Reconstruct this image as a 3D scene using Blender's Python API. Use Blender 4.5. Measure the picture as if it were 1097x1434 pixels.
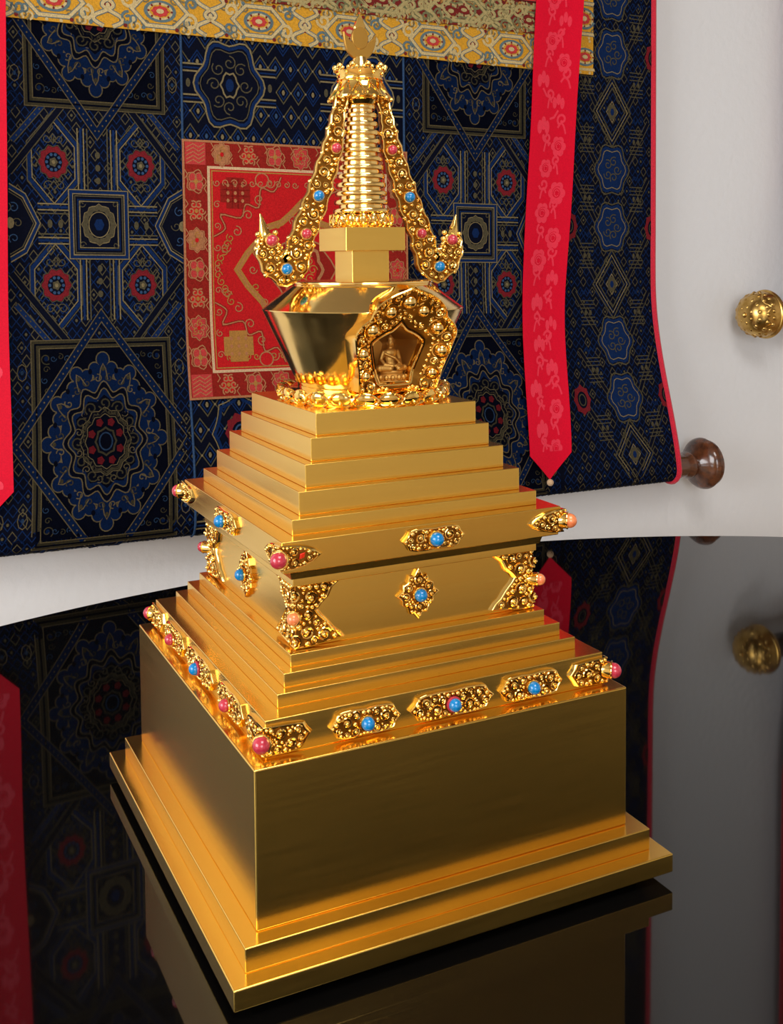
import bpy, bmesh, math, random
from mathutils import Vector, Matrix
PI = math.pi
sc = bpy.context.scene
col = sc.collection
for o in list(bpy.data.objects):
    bpy.data.objects.remove(o)

# ------------------------------------------------------------------ camera
cam_d = bpy.data.cameras.new('camera')
cam = bpy.data.objects.new('camera', cam_d)
col.objects.link(cam)
cam_d.sensor_fit = 'VERTICAL'
cam_d.sensor_height = 36.0
cam_d.lens = 36.9415
cam_d.shift_x = (548.5 - 464.2) / 1434.0
cam_d.shift_y = (443.6 - 717.0) / 1434.0
cam_d.clip_start = 0.01
R3 = [[0.91098, 0.41104, 0.03413], [-0.41229, 0.90985, 0.04682], [-0.01181, -0.05673, 0.99832]]
M = Matrix(((R3[0][0], R3[0][2], -R3[0][1], -0.42600639),
            (R3[1][0], R3[1][2], -R3[1][1], -0.88165828),
            (R3[2][0], R3[2][2], -R3[2][1], 0.53378268), (0, 0, 0, 1)))
cam.matrix_world = M
sc.camera = cam

# ------------------------------------------------------------------ world, lights, exposure
vs = sc.view_settings
vs.view_transform = 'Standard'
vs.look = 'None'
vs.gamma = 1.0
vs.use_curve_mapping = False
vs.exposure = -0.2
world = bpy.data.worlds.new('world')
sc.world = world
world.use_nodes = True
world.node_tree.nodes['Background'].inputs[0].default_value = (0.75, 0.86, 1.0, 1)
world.node_tree.nodes['Background'].inputs[1].default_value = 1.2
try:
    sc.cycles.max_bounces = 10
    sc.cycles.glossy_bounces = 6
    sc.cycles.diffuse_bounces = 4
    sc.cycles.sample_clamp_indirect = 6.0
except Exception:
    pass


def area_light(name, loc, target, sx, sy, power, colr):
    d = bpy.data.lights.new(name, 'AREA')
    d.shape = 'RECTANGLE'
    d.size, d.size_y, d.energy, d.color = sx, sy, power, colr
    o = bpy.data.objects.new(name, d)
    col.objects.link(o)
    o.location = loc
    o.rotation_euler = (Vector(target) - Vector(loc)).to_track_quat('-Z', 'Y').to_euler()
    return o


area_light('window_daylight', (-2.72, -0.55, 1.0), (0.2, -0.45, 0.4), 1.7, 1.5, 80, (1.0, 1.0, 1.0))
area_light('front_fill_light', (-0.9, -3.72, 1.05), (-0.4, 0.6, 0.2), 1.6, 1.5, 54, (1.0, 1.0, 1.0))  # added fill for the front faces, no window known there
area_light('overhead_fill_light', (0.1, -1.2, 2.12), (0.1, -1.1, 0.0), 1.1, 1.1, 42, (1.0, 0.97, 0.93))  # added fill from overhead, no lamp hangs here


# ------------------------------------------------------------------ materials
def nmat(name, base=(0.8, 0.8, 0.8), rough=0.5, metal=0.0, spec=0.5, coat=0.0, sheen=0.0,
         noise=None, bump=None, rvar=None, ior=1.5):
    """noise=(scale_xyz, detail, darker colour); bump=(scale_xyz, detail, strength, distance); rvar=(scale_xyz, lo, hi)"""
    m = bpy.data.materials.new(name)
    m.use_nodes = True
    nt = m.node_tree
    b = nt.nodes['Principled BSDF']
    b.inputs['Base Color'].default_value = (*base, 1)
    b.inputs['Roughness'].default_value = rough
    b.inputs['Metallic'].default_value = metal
    b.inputs['Specular IOR Level'].default_value = spec
    b.inputs['IOR'].default_value = ior
    b.inputs['Coat Weight'].default_value = coat
    b.inputs['Coat Roughness'].default_value = 0.05
    b.inputs['Sheen Weight'].default_value = sheen
    if noise or bump or rvar:
        tc = nt.nodes.new('ShaderNodeTexCoord')

    def nz(scale, detail):
        mp = nt.nodes.new('ShaderNodeMapping')
        mp.inputs['Scale'].default_value = scale
        nt.links.new(tc.outputs['Object'], mp.inputs['Vector'])
        t = nt.nodes.new('ShaderNodeTexNoise')
        t.inputs['Scale'].default_value = 1.0
        t.inputs['Detail'].default_value = detail
        nt.links.new(mp.outputs[0], t.inputs['Vector'])
        return t
    if noise:
        t = nz(noise[0], noise[1])
        r = nt.nodes.new('ShaderNodeValToRGB')
        r.color_ramp.elements[0].position, r.color_ramp.elements[1].position = 0.35, 0.65
        r.color_ramp.elements[0].color = (*noise[2], 1)
        r.color_ramp.elements[1].color = (*base, 1)
        nt.links.new(t.outputs['Fac'], r.inputs[0])
        nt.links.new(r.outputs[0], b.inputs['Base Color'])
    if rvar:
        t = nz(rvar[0], 3)
        r = nt.nodes.new('ShaderNodeMapRange')
        r.inputs['From Min'].default_value, r.inputs['From Max'].default_value = 0.3, 0.7
        r.inputs['To Min'].default_value, r.inputs['To Max'].default_value = rvar[1], rvar[2]
        nt.links.new(t.outputs['Fac'], r.inputs[0])
        nt.links.new(r.outputs[0], b.inputs['Roughness'])
    if bump:
        t = nz(bump[0], bump[1])
        bp = nt.nodes.new('ShaderNodeBump')
        bp.inputs['Strength'].default_value = bump[2]
        bp.inputs['Distance'].default_value = bump[3]
        nt.links.new(t.outputs['Fac'], bp.inputs['Height'])
        nt.links.new(bp.outputs[0], b.inputs['Normal'])
    return m


GOLD = (0.90, 0.575, 0.125)
M_brush = nmat('brushed_gold', (0.88, 0.555, 0.12), 0.21, 1.0, bump=((9, 9, 520), 2, 0.03, 0.0003), rvar=((12, 12, 300), 0.185, 0.225))
M_step = nmat('satin_gold', GOLD, 0.22, 1.0, bump=((9, 9, 520), 2, 0.02, 0.0003), rvar=((12, 12, 200), 0.20, 0.25))
M_polish = nmat('polished_gold', (0.95, 0.62, 0.17), 0.075, 1.0)
M_shade = nmat('shaded_gold', (0.26, 0.11, 0.016), 0.38, 1.0)  # backing under the relief: shade between the beads put into the colour
M_vase = nmat('mirror_gold', (0.93, 0.64, 0.22), 0.12, 1.0, bump=((60, 60, 25), 3, 0.05, 0.0008), rvar=((25, 25, 25), 0.07, 0.2))
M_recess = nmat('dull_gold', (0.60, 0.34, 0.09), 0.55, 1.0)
M_sun = nmat('matt_gold', (0.46, 0.25, 0.05), 0.42, 1.0)
M_coral = nmat('coral_pink_stone', (0.50, 0.035, 0.060), 0.2, coat=0.4, noise=((260, 260, 260), 3, (0.42, 0.022, 0.042)))
M_orange = nmat('orange_coral_stone', (0.80, 0.27, 0.09), 0.22, coat=0.4, noise=((200, 200, 200), 3, (0.72, 0.18, 0.06)))
M_turq = nmat('turquoise_stone', (0.0, 0.20, 0.50), 0.2, coat=0.4, noise=((220, 220, 220), 3, (0.0, 0.16, 0.41)))
M_redgem = nmat('red_gem', (0.75, 0.03, 0.01), 0.1, coat=0.5)
M_lacquer = nmat('black_lacquer', (0.0025, 0.0022, 0.002), 0.035, ior=1.55)
M_black = nmat('black_felt', (0.004, 0.004, 0.004), 0.8)
M_wall = nmat('white_plaster', (0.76, 0.77, 0.79), 0.85, bump=((55, 55, 55), 4, 0.35, 0.004))
M_paint = nmat('painted_wall', (0.82, 0.79, 0.74), 0.85)
M_ceil = nmat('ceiling_paint', (0.34, 0.31, 0.28), 0.9)
M_floor = nmat('oak_boards', (0.58, 0.42, 0.27), 0.4, noise=((2, 22, 2), 5, (0.46, 0.31, 0.18)))
M_trim = nmat('white_gloss_trim', (0.75, 0.74, 0.72), 0.4)
M_wood = nmat('turned_dark_wood', (0.13, 0.04, 0.014), 0.2, coat=0.5, noise=((12, 90, 90), 4, (0.055, 0.018, 0.008)))
M_darkwood = nmat('dark_rod_wood', (0.03, 0.012, 0.008), 0.3)
M_brass = nmat('old_brass', (0.66, 0.42, 0.13), 0.26, 1.0, noise=((60, 60, 60), 3, (0.45, 0.26, 0.06)))
CL = dict(sheen=0.25, spec=0.25)


def cloth(name, c, k=0.7, rough=0.75, **kw):
    return nmat(name, c, rough, noise=((420, 420, 420), 2, tuple(x * k for x in c)),
                bump=((900, 900, 900), 1, 0.25, 0.0006), **{**CL, **kw})


NV = dict(sheen=0.0, spec=0.05)
C_navy = cloth('navy_silk', (0.0020, 0.0030, 0.0105), **NV)
C_blue = cloth('blue_thread', (0.0045, 0.018, 0.075), **NV)
C_sky = cloth('pale_blue_thread', (0.030, 0.065, 0.14), **NV)
C_gold = cloth('gold_thread', (0.19, 0.145, 0.070), rough=0.5, **NV)
C_olive = cloth('olive_thread', (0.075, 0.062, 0.034), **NV)
C_red = cloth('red_thread', (0.17, 0.012, 0.017), **NV)
C_yel = cloth('golden_yellow_silk', (0.62, 0.30, 0.016), sheen=0.0)
C_cream = cloth('cream_thread', (0.56, 0.42, 0.19), rough=0.5, sheen=0.0)
C_teal = cloth('grey_blue_thread', (0.10, 0.15, 0.16))
C_pink = cloth('pink_thread', (0.50, 0.045, 0.040), sheen=0.0, spec=0.1)
C_maroon = cloth('maroon_silk', (0.17, 0.009, 0.006), sheen=0.0)
C_panel = cloth('scarlet_silk', (0.52, 0.010, 0.012), sheen=0.0, spec=0.1)
C_copper = cloth('copper_thread', (0.42, 0.16, 0.06), rough=0.45, sheen=0.0)
C_ochre = cloth('ochre_thread', (0.40, 0.17, 0.022), rough=0.5)
C_rib = cloth('crimson_satin', (0.70, 0.002, 0.024), rough=0.5, k=0.88, sheen=0.0, spec=0.12)
C_ribl = cloth('raised_crimson_damask', (0.80, 0.030, 0.065), rough=0.45, k=0.9, sheen=0.0)
C_pipe = cloth('crimson_piping', (0.66, 0.008, 0.035), rough=0.5)
C_green = cloth('leaf_green_paint', (0.02, 0.18, 0.045))
C_beige = cloth('beige_cord', (0.62, 0.40, 0.22))


# ------------------------------------------------------------------ mesh builder
class MB:
    def __init__(s):
        s.v, s.f, s.m = [], [], []

    def add(s, vs, fs, mi=0):
        n = len(s.v)
        s.v += [tuple(p) for p in vs]
        for f in fs:
            s.f.append(tuple(i + n for i in f))
            s.m.append(mi)

    def rings(s, rows, cu=True, mi=0, cap0=False, cap1=False):
        n = len(rows[0])
        fs = []
        for i in range(len(rows) - 1):
            for j in range(n if cu else n - 1):
                k = (j + 1) % n
                fs.append((i * n + j, i * n + k, (i + 1) * n + k, (i + 1) * n + j))
        if cap0:
            fs.append(tuple(range(n - 1, -1, -1)))
        if cap1:
            b = (len(rows) - 1) * n
            fs.append(tuple(b + j for j in range(n)))
        s.add([p for r in rows for p in r], fs, mi)

    def sphere(s, c, r, nu=10, nv=6, sc=(1, 1, 1), basis=None, mi=0):
        rows = []
        for i in range(nv + 1):
            a = -PI / 2 + PI * i / nv
            cr = max(math.cos(a), 1e-4)
            row = []
            for j in range(nu):
                t = 2 * PI * j / nu
                p = Vector((cr * math.cos(t) * r * sc[0], cr * math.sin(t) * r * sc[1], math.sin(a) * r * sc[2]))
                if basis is not None:
                    p = basis @ p
                row.append(Vector(c) + p)
            rows.append(row)
        s.rings(rows, mi=mi)

    def lathe(s, prof, n=48, c=(0, 0, 0), basis=None, mi=0, cap0=True, cap1=True):
        rows = []
        for r, z in prof:
            row = []
            for j in range(n):
                t = 2 * PI * j / n
                p = Vector((r * math.cos(t), r * math.sin(t), z))
                if basis is not None:
                    p = basis @ p
                row.append(Vector(c) + p)
            rows.append(row)
        s.rings(rows, mi=mi, cap0=cap0, cap1=cap1)

    def tube(s, pts, r, n=6, closed=False, mi=0):
        pts = [Vector(p) for p in pts]
        N = len(pts)
        rs = r if isinstance(r, (list, tuple)) else [r] * N
        rows = []
        up = None
        for i in range(N):
            a = pts[(i - 1) % N] if (closed or i > 0) else pts[0]
            b = pts[(i + 1) % N] if (closed or i < N - 1) else pts[-1]
            t = b - a
            if t.length < 1e-9:
                t = Vector((0, 0, 1))
            t.normalize()
            if up is None:
                up = t.orthogonal().normalized()
            up = up - t * up.dot(t)
            if up.length < 1e-6:
                up = t.orthogonal()
            up.normalize()
            w = t.cross(up)
            rows.append([pts[i] + (up * math.cos(2 * PI * j / n) + w * math.sin(2 * PI * j / n)) * rs[i] for j in range(n)])
        if closed:
            rows.append(rows[0])
        s.rings(rows, mi=mi, cap0=not closed, cap1=not closed)

    def prism(s, poly, fmap, h0, h1, bev=0.0, mi=0, back=True, cap_mi=None):
        """flat outline in (s,t), raised from h0 to h1 with a bevelled rim, mapped into space by fmap(s,t,h)"""
        P = [Vector((p[0], p[1])) for p in poly]
        if sum(P[i].x * P[(i + 1) % len(P)].y - P[(i + 1) % len(P)].x * P[i].y for i in range(len(P))) < 0:
            P.reverse()
        rows = [[fmap(p.x, p.y, h0) for p in P]]
        if bev > 0:
            rows.append([fmap(p.x, p.y, h1 - bev) for p in P])
            rows.append([fmap(p.x, p.y, h1) for p in inset(P, bev)])
        else:
            rows.append([fmap(p.x, p.y, h1) for p in P])
        s.rings(rows, mi=mi, cap0=back, cap1=True)
        if cap_mi is not None:
            s.m[-1] = cap_mi

    def box(s, x0, x1, y0, y1, z0, z1, mi=0):
        v = [(x, y, z) for z in (z0, z1) for y in (y0, y1) for x in (x0, x1)]
        s.add(v, [(0, 2, 3, 1), (4, 5, 7, 6), (0, 1, 5, 4), (2, 6, 7, 3), (0, 4, 6, 2), (1, 3, 7, 5)], mi)

    def build(s, name, mats, parent=None, smooth=35, fix=True):
        me = bpy.data.meshes.new(name)
        me.from_pydata(s.v, [], s.f)
        for m in (mats if isinstance(mats, (list, tuple)) else [mats]):
            me.materials.append(m)
        if max(s.m or [0]):
            me.polygons.foreach_set('material_index', s.m)
        if fix:
            bm = bmesh.new()
            bm.from_mesh(me)
            bmesh.ops.recalc_face_normals(bm, faces=bm.faces)
            bm.to_mesh(me)
            bm.free()
        me.polygons.foreach_set('use_smooth', [bool(smooth)] * len(me.polygons))
        if smooth:
            me.set_sharp_from_angle(angle=math.radians(smooth))
        me.update()
        o = bpy.data.objects.new(name, me)
        col.objects.link(o)
        if parent:
            o.parent = parent
        return o


def inset(P, d):
    out = []
    n = len(P)
    for i in range(n):
        a, b, c = P[i - 1], P[i], P[(i + 1) % n]
        e1, e2 = (b - a), (c - b)
        if e1.length < 1e-9 or e2.length < 1e-9:
            out.append(b.copy())
            continue
        e1.normalize()
        e2.normalize()
        n1, n2 = Vector((-e1.y, e1.x)), Vector((-e2.y, e2.x))
        m = n1 + n2
        if m.length < 1e-6:
            m = n1
        m.normalize()
        k = d / max(0.45, m.dot(n1))
        out.append(b + m * k)
    return out


def smooth_path(pts, sub=5, closed=False):
    P = [Vector(p) for p in pts]
    n = len(P)
    out = []
    for i in range(n if closed else n - 1):
        g = (lambda k: P[k % n]) if closed else (lambda k: P[min(max(k, 0), n - 1)])
        p0, p1, p2, p3 = g(i - 1), g(i), g(i + 1), g(i + 2)
        for j in range(sub):
            t = j / sub
            out.append(0.5 * ((2 * p1) + (p2 - p0) * t + (2 * p0 - 5 * p1 + 4 * p2 - p3) * t * t + (3 * p1 - p0 - 3 * p2 + p3) * t ** 3))
    if not closed:
        out.append(P[-1])
    return out


def mirror_poly(half):
    """half outline (s>=0 side, from bottom to top); returns the closed symmetric outline"""
    return [tuple(p) for p in half] + [(-p[0], p[1]) for p in reversed(half) if abs(p[0]) > 1e-6]


def in_poly(x, y, P):
    c = False
    j = len(P) - 1
    for i in range(len(P)):
        xi, yi, xj, yj = P[i][0], P[i][1], P[j][0], P[j][1]
        if (yi > y) != (yj > y) and x < (xj - xi) * (y - yi) / (yj - yi) + xi:
            c = not c
        j = i
    return c


def edge_dist(x, y, P):
    best = 9
    p = Vector((x, y))
    for i in range(len(P)):
        a, b = Vector(P[i][:2]), Vector(P[(i + 1) % len(P)][:2])
        ab = b - a
        t = 0 if ab.length_squared == 0 else max(0, min(1, (p - a).dot(ab) / ab.length_squared))
        best = min(best, (a + ab * t - p).length)
    return best


def weighted(o):
    w_ = o.modifiers.new('normals', 'WEIGHTED_NORMAL')
    w_.mode = 'FACE_AREA'
    w_.weight = 100
    w_.keep_sharp = True


def bevel_box(name, m, parent, w0, z0, z1, w1=None, bev=0.0009, cx=0, cy=0):
    w1 = w0 if w1 is None else w1
    bm = bmesh.new()
    vs_ = [bm.verts.new((cx + sx * w, cy + sy * w, z)) for w, z in ((w0, z0), (w1, z1)) for sx, sy in ((-1, -1), (1, -1), (1, 1), (-1, 1))]
    for f in ((3, 2, 1, 0), (4, 5, 6, 7), (0, 1, 5, 4), (1, 2, 6, 5), (2, 3, 7, 6), (3, 0, 4, 7)):
        bm.faces.new([vs_[i] for i in f])
    if bev:
        bmesh.ops.bevel(bm, geom=list(bm.edges), offset=bev, segments=3, profile=0.5, affect='EDGES')
    me = bpy.data.meshes.new(name)
    bm.to_mesh(me)
    bm.free()
    me.materials.append(m)
    me.polygons.foreach_set('use_smooth', [True] * len(me.polygons))
    o = bpy.data.objects.new(name, me)
    col.objects.link(o)
    o.parent = parent
    weighted(o)
    return o


def empty(name, loc=(0, 0, 0)):
    o = bpy.data.objects.new(name, None)
    col.objects.link(o)
    o.location = loc
    o.empty_display_size = 0.05
    return o


def tag(o, label, cat, group=None):
    o['label'] = label
    o['category'] = cat
    if group:
        o['group'] = group
    return o


def structure(o):
    o['kind'] = 'structure'
    return o


# ------------------------------------------------------------------ the room
WY = 1.0          # face of the back wall
X0, X1, Y0, FZ, CZ = -2.6, 3.0, -3.6, -0.76, 2.2


def sbox(name, m, *b):
    q = MB()
    q.box(*b)
    return structure(q.build(name, m, smooth=0))


sbox('floor', M_floor, X0 - .1, X1 + .1, Y0 - .1, WY + .1, FZ - .1, FZ)
sbox('ceiling', M_ceil, X0 - .1, X1 + .1, Y0 - .1, WY + .1, CZ, CZ + .1)
sbox('wall_back', M_wall, X0 - .1, X1 + .1, WY, WY + .1, FZ, CZ)
sbox('wall_right', M_paint, X1, X1 + .1, Y0, WY, FZ, CZ)
sbox('baseboard_back', M_trim, X0, X1, WY - .015, WY, FZ, FZ + .11)


def wall_with_window(name, axis, c0, c1, a0, a1, w0, w1, z0, z1):
    q = MB()
    for (p0, p1, q0, q1) in ((a0, w0, FZ, CZ), (w1, a1, FZ, CZ), (w0, w1, FZ, z0), (w0, w1, z1, CZ)):
        if axis == 'x':
            q.box(c0, c1, p0, p1, q0, q1)
        else:
            q.box(p0, p1, c0, c1, q0, q1)
    structure(q.build(name, M_paint, smooth=0))


wall_with_window('wall_left', 'x', X0 - .1, X0, Y0, WY, -1.45, 0.35, 0.2, 1.8)
wall_with_window('wall_front', 'y', Y0 - .1, Y0, X0 - .1, X1 + .1, -1.75, -0.05, 0.25, 1.85)


def window(name, axis, c, w0, w1, z0, z1):
    q = MB()
    t, d = 0.045, 0.05

    def b(p0, p1, q0, q1):
        if axis == 'x':
            q.box(c - d, c, p0, p1, q0, q1)
        else:
            q.box(p0, p1, c - d, c, q0, q1)
    b(w0, w1, z0, z0 + t)
    b(w0, w1, z1 - t, z1)
    b(w0, w0 + t, z0 + t, z1 - t)
    b(w1 - t, w1, z0 + t, z1 - t)
    mid = (w0 + w1) / 2
    b(mid - .02, mid + .02, z0 + t, z1 - t)
    structure(q.build(name, M_trim, smooth=0))


window('window_1', 'x', X0 - .02, -1.45, 0.35, 0.2, 1.8)
window('added_front_window', 'y', Y0 - .02, -1.75, -0.05, 0.25, 1.85)  # unseen window, added to let the front fill in

# ------------------------------------------------------------------ the table
TZ = -0.009
TC = (0.29, 0.05)
TA, TB = 1.212, 0.758
table = empty('oval_table', (TC[0], TC[1], FZ))
tag(table, 'glossy black lacquered oval table mirroring the wall behind it', 'table')
q = MB()
rows = []
for off, z in ((-.03, TZ - .035), (-.006, TZ - .035), (0, TZ - .03), (0, TZ - .006), (-.002, TZ - .0018), (-.006, TZ)):
    rows.append([((TA + off) * math.cos(2 * PI * j / 160), (TB + off) * math.sin(2 * PI * j / 160), z - FZ) for j in range(160)])
q.rings(rows, cap0=True, cap1=True)
weighted(q.build('tabletop', M_lacquer, table, smooth=80))
q = MB()
q.lathe([(0.34, 0.0), (0.34, 0.03), (0.30, 0.05), (0.12, 0.08), (0.09, 0.14), (0.08, 0.40), (0.11, 0.60), (0.20, 0.69), (0.22, TZ - .0352 - FZ)], 48)
q.build('pedestal', M_lacquer, table, smooth=40)

# ------------------------------------------------------------------ the stupa
stupa = empty('stupa', (0, 0, 0))
tag(stupa, 'gilded reliquary stupa with stepped square tiers, jewelled plaques and ringed spire on the black table', 'stupa')
W = dict(slab=.2, p2=.1862, box=.1721, band=.1575, sA=.1409, sB=.1314, sC=.1216)
bevel_box('foot_pad', M_black, stupa, .178, TZ, .0005, bev=0)
bevel_box('plinth_slab', M_step, stupa, .2, 0, .0163, bev=.0012)
bevel_box('plinth_step', M_step, stupa, .1862, .0163, .035, bev=.0009)
bevel_box('base_block', M_brush, stupa, .1721, .035, .158, bev=.0014)
bevel_box('jewel_band', M_step, stupa, .1575, .158, .1863, bev=.0008)
for w, a, b in ((.1409, .1863, .1973), (.1314, .1973, .2086), (.1218, .2086, .2189)):
    bevel_box('lower_step', M_step, stupa, w, a, b, bev=.0007)
bevel_box('waist_block', M_step, stupa, .1115, .2189, .2735, bev=.0007)
bevel_box('cornice_fillet', M_step, stupa, .1168, .2712, .2780, bev=.0006)
q = MB()
prof = [(.1168, .2780), (.1188, .2781), (.1212, .2866), (.1300, .2874)]
q.rings([[(sx * w, sy * w, z) for sx, sy in ((-1, -1), (1, -1), (1, 1), (-1, 1))] for w, z in prof], cap0=True, cap1=True)
weighted(q.build('cornice_cove', M_step, stupa, smooth=25))
bevel_box('cornice', M_step, stupa, .1306, .2872, .3127, w1=.1320, bev=.0007)
for w, a, b in ((.1169, .3127, .3253), (.1062, .3253, .3447), (.0961, .3447, .3643), (.0869, .3643, .3840), (.0785, .3840, .4031)):
    bevel_box('upper_step', M_step, stupa, w, a, b, bev=.0007)


# ---- filigree plaques
def relief(mb, poly, fmap, h0, rnd, gap=0.0042, sym=True, skip=(), sizes=(1.3, 1.0, .72, .50, .36, .27), hole=None):
    """scrolls and beads packed inside the outline, large ones first; skip = circles (s,t,r) kept free"""
    xs = [p[0] for p in poly]
    ys = [p[1] for p in poly]
    area = (max(xs) - min(xs)) * (max(ys) - min(ys)) * (.5 if sym else 1)
    pts = []
    for sz in sizes:
        r = sz * gap
        for _ in range(min(2500, int(14 * area / (r * r)) + 30)):
            x = rnd.uniform(0.0 if sym else min(xs), max(xs))
            y = rnd.uniform(min(ys), max(ys))
            if sym and x < r * 1.0:
                x = 0.0 if x < r * .5 else r
            if not in_poly(x, y, poly) or edge_dist(x, y, poly) < r * .9 + 0.0006:
                continue
            if hole and any(in_poly(k_ * x, y, hole) or edge_dist(k_ * x, y, hole) < r + .0016 for k_ in (1, -1)):
                continue
            if any((x - a) ** 2 + (y - b) ** 2 < (r + c) ** 2 for a, b, c in skip):
                continue
            if any((x - a) ** 2 + (y - b) ** 2 < ((r + c) * 0.93) ** 2 for a, b, c, _ in pts):
                continue
            pts.append((x, y, r, rnd.random()))
    for x, y, r, k in pts:
        for sgn in ((1, -1) if sym and x != 0.0 else (1,)):
            if r > .6 * gap:
                a0 = k * 40
                line, rad = [], []
                for i in range(15):
                    a = a0 + i / 14 * PI * 2.9
                    q_ = r * .86 * (1 - 0.66 * i / 14)
                    line.append(fmap((x + q_ * math.cos(a)) * sgn, y + q_ * math.sin(a), h0 + r * (.10 + .22 * i / 14)))
                    rad.append(r * (.09 + .10 * math.sin(PI * (i + 2) / 17)))
                mb.tube(line, rad, 6)
                mb.sphere(fmap(x * sgn, y, h0 + r * .28), r * 0.30, 9, 6)
            else:
                mb.sphere(fmap(x * sgn, y, h0 + r * 0.3), r * 0.95, 9, 6)


def rim(mb, poly, fmap, h, r=0.0007):
    P = inset([Vector((p[0], p[1])) for p in poly], r)
    if sum(poly[i][0] * poly[(i + 1) % len(poly)][1] - poly[(i + 1) % len(poly)][0] * poly[i][1] for i in range(len(poly))) < 0:
        P = inset([Vector((p[0], p[1])) for p in poly], -r)
    out = []
    for i in range(len(P)):
        a, b = P[i], P[(i + 1) % len(P)]
        n = max(1, int((b - a).length / 0.006))
        for k in range(n):
            c = a.lerp(b, k / n)
            out.append(fmap(c.x, c.y, h))
    mb.tube(out, r, 5, closed=True)


def jewel(parent, c, nrm, r, m, mset=None, stalk=0.0, name='jewel'):
    """cabochon on a gold collar"""
    nrm = Vector(nrm).normalized()
    B = nrm.to_track_quat('Z', 'Y').to_matrix()
    q_ = MB()
    q_.lathe([(r * 1.02, -0.002), (r * 1.12, stalk * 0.4), (r * 1.12, stalk), (r * 1.22, stalk + .0006), (r * 1.18, stalk + .0014), (r * .98, stalk + .0016)], 20, c, B)
    s_ = q_.build('jewel_setting', mset or M_polish, parent)
    q_ = MB()
    q_.sphere(Vector(c) + nrm * (stalk + .0012 + r * .22), r, 20, 12, (1, 1, 1.0), B)
    q_.build(name, m, parent)
    return s_


def rot90(k):
    return Matrix.Rotation(-PI / 2 * k, 3, 'Z')


def face_map(k, w, slope=0.0, z0=0.0):
    """k=0: front face (-y); k=1: left face (-x).  s runs along the face, t = height"""
    R = rot90(k)
    return lambda s, t, h: R @ Vector((s, -(w + slope * (t - z0)) - h, t))


def corner_map(k, w, slope=0.0, z0=0.0):
    """k=0: corner of front and left faces; s>0 runs along the front, s<0 along the left"""
    R = rot90(k)

    def f(s, t, h):
        ww = w + slope * (t - z0)
        if s >= 0:
            return R @ Vector((-ww - h + s, -ww - h, t))
        return R @ Vector((-ww - h, -ww - h - s, t))
    return f


def plaque_outline(L, H, t0):
    half = [(0, -H * .92), (L * .3, -H), (L * .62, -H * .95), (L * .80, -H * .80), (L * .86, -H * .42), (L, 0)]
    half2 = half + [(x, -y) for x, y in reversed(half[:-1])]
    return [(x, y + t0) for x, y in half2] + [(-x, y + t0) for x, y in reversed(half2[1:-1])]


rnd = random.Random(5)


def plaque(name, poly, fmap, jewels, th=0.0028, gap=0.0042, sym=True, lab=None, skip=()):
    mb = MB()
    dense = []
    for i in range(len(poly)):
        a, b = Vector(poly[i]), Vector(poly[(i + 1) % len(poly)])
        n = max(1, int((b - a).length / 0.012))
        dense += [tuple(a.lerp(b, j / n)) for j in range(n)]
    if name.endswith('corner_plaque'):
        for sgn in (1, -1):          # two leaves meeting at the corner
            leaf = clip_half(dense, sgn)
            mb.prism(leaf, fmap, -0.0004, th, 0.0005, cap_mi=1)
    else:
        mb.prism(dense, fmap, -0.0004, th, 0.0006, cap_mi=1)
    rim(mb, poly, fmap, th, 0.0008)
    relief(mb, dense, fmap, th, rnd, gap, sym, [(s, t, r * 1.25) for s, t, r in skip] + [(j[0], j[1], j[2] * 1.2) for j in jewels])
    o = mb.build(name, [M_polish, M_shade], stupa)
    if lab:
        o['label'] = lab
    for j in jewels:
        s, t, r, m, stalk = j[:5]
        if name.endswith('corner_plaque') and s == 0:
            R = rot90(j[5])
            jewel(o, fmap(0, t, th * .5), R @ Vector((-1, -1, 0)), r, m, None, stalk)
        else:
            c = fmap(s, t, th)
            nn = fmap(s, t, th + .01) - c
            jewel(o, c, nn, r, m, j[5] if len(j) > 5 else None, stalk)
    return o


def clip_half(poly, sgn):
    out = []
    n = len(poly)
    for i in range(n):
        a, b = poly[i], poly[(i + 1) % n]
        ina, inb = a[0] * sgn >= 0, b[0] * sgn >= 0
        if ina:
            out.append(a)
        if ina != inb:
            t = a[0] / (a[0] - b[0])
            out.append((0.0 if sgn > 0 else -1e-9, a[1] + (b[1] - a[1]) * t))
    res = []
    for p in out:
        if not res or (Vector(p) - Vector(res[-1])).length > 1e-6:
            res.append(p)
    if (Vector(res[0]) - Vector(res[-1])).length < 1e-6:
        res.pop()
    return res


BW, BT = .1575, .1712
for k, gems in ((0, ((-.0745, .031, M_turq), (.004, .040, M_turq), (.081, .032, M_turq))),
                (1, ((-.081, .032, M_coral), (-.001, .040, M_turq), (.083, .032, M_coral)))):
    fm = face_map(k, BW)
    for s, L, m in gems:
        # the left face is mirrored: its s runs from the far corner to the near one
        po = [(x + s, y) for x, y in plaque_outline(L, .0112, BT)]
        loc = (lambda f, s0: (lambda a, t, h: f(a + s0, t, h)))(fm, s)
        big = L > .035
        plaque('band_plaque', plaque_outline(L, .0112, BT), loc,
               [(0, BT - .0005, .0054, m, .0016) + ((M_coral,) if big else ())], gap=.0042)
for k, m, st in ((0, M_coral, .003), (1, M_coral, .003), (3, M_coral, .005)):
    L = .0385
    half = [(0, -.0115), (L * .55, -.0112), (L * .8, -.0095), (L * .88, -.005), (L, .001), (L * .9, .005), (L * .84, .0095), (L * .5, .0108), (0, .0112)]
    po = [(x, y + BT) for x, y in mirror_poly(half)]
    plaque('band_corner_plaque', po, corner_map(k, BW), [(0, BT, .0066, m, st, k)], gap=.0042)

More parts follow.
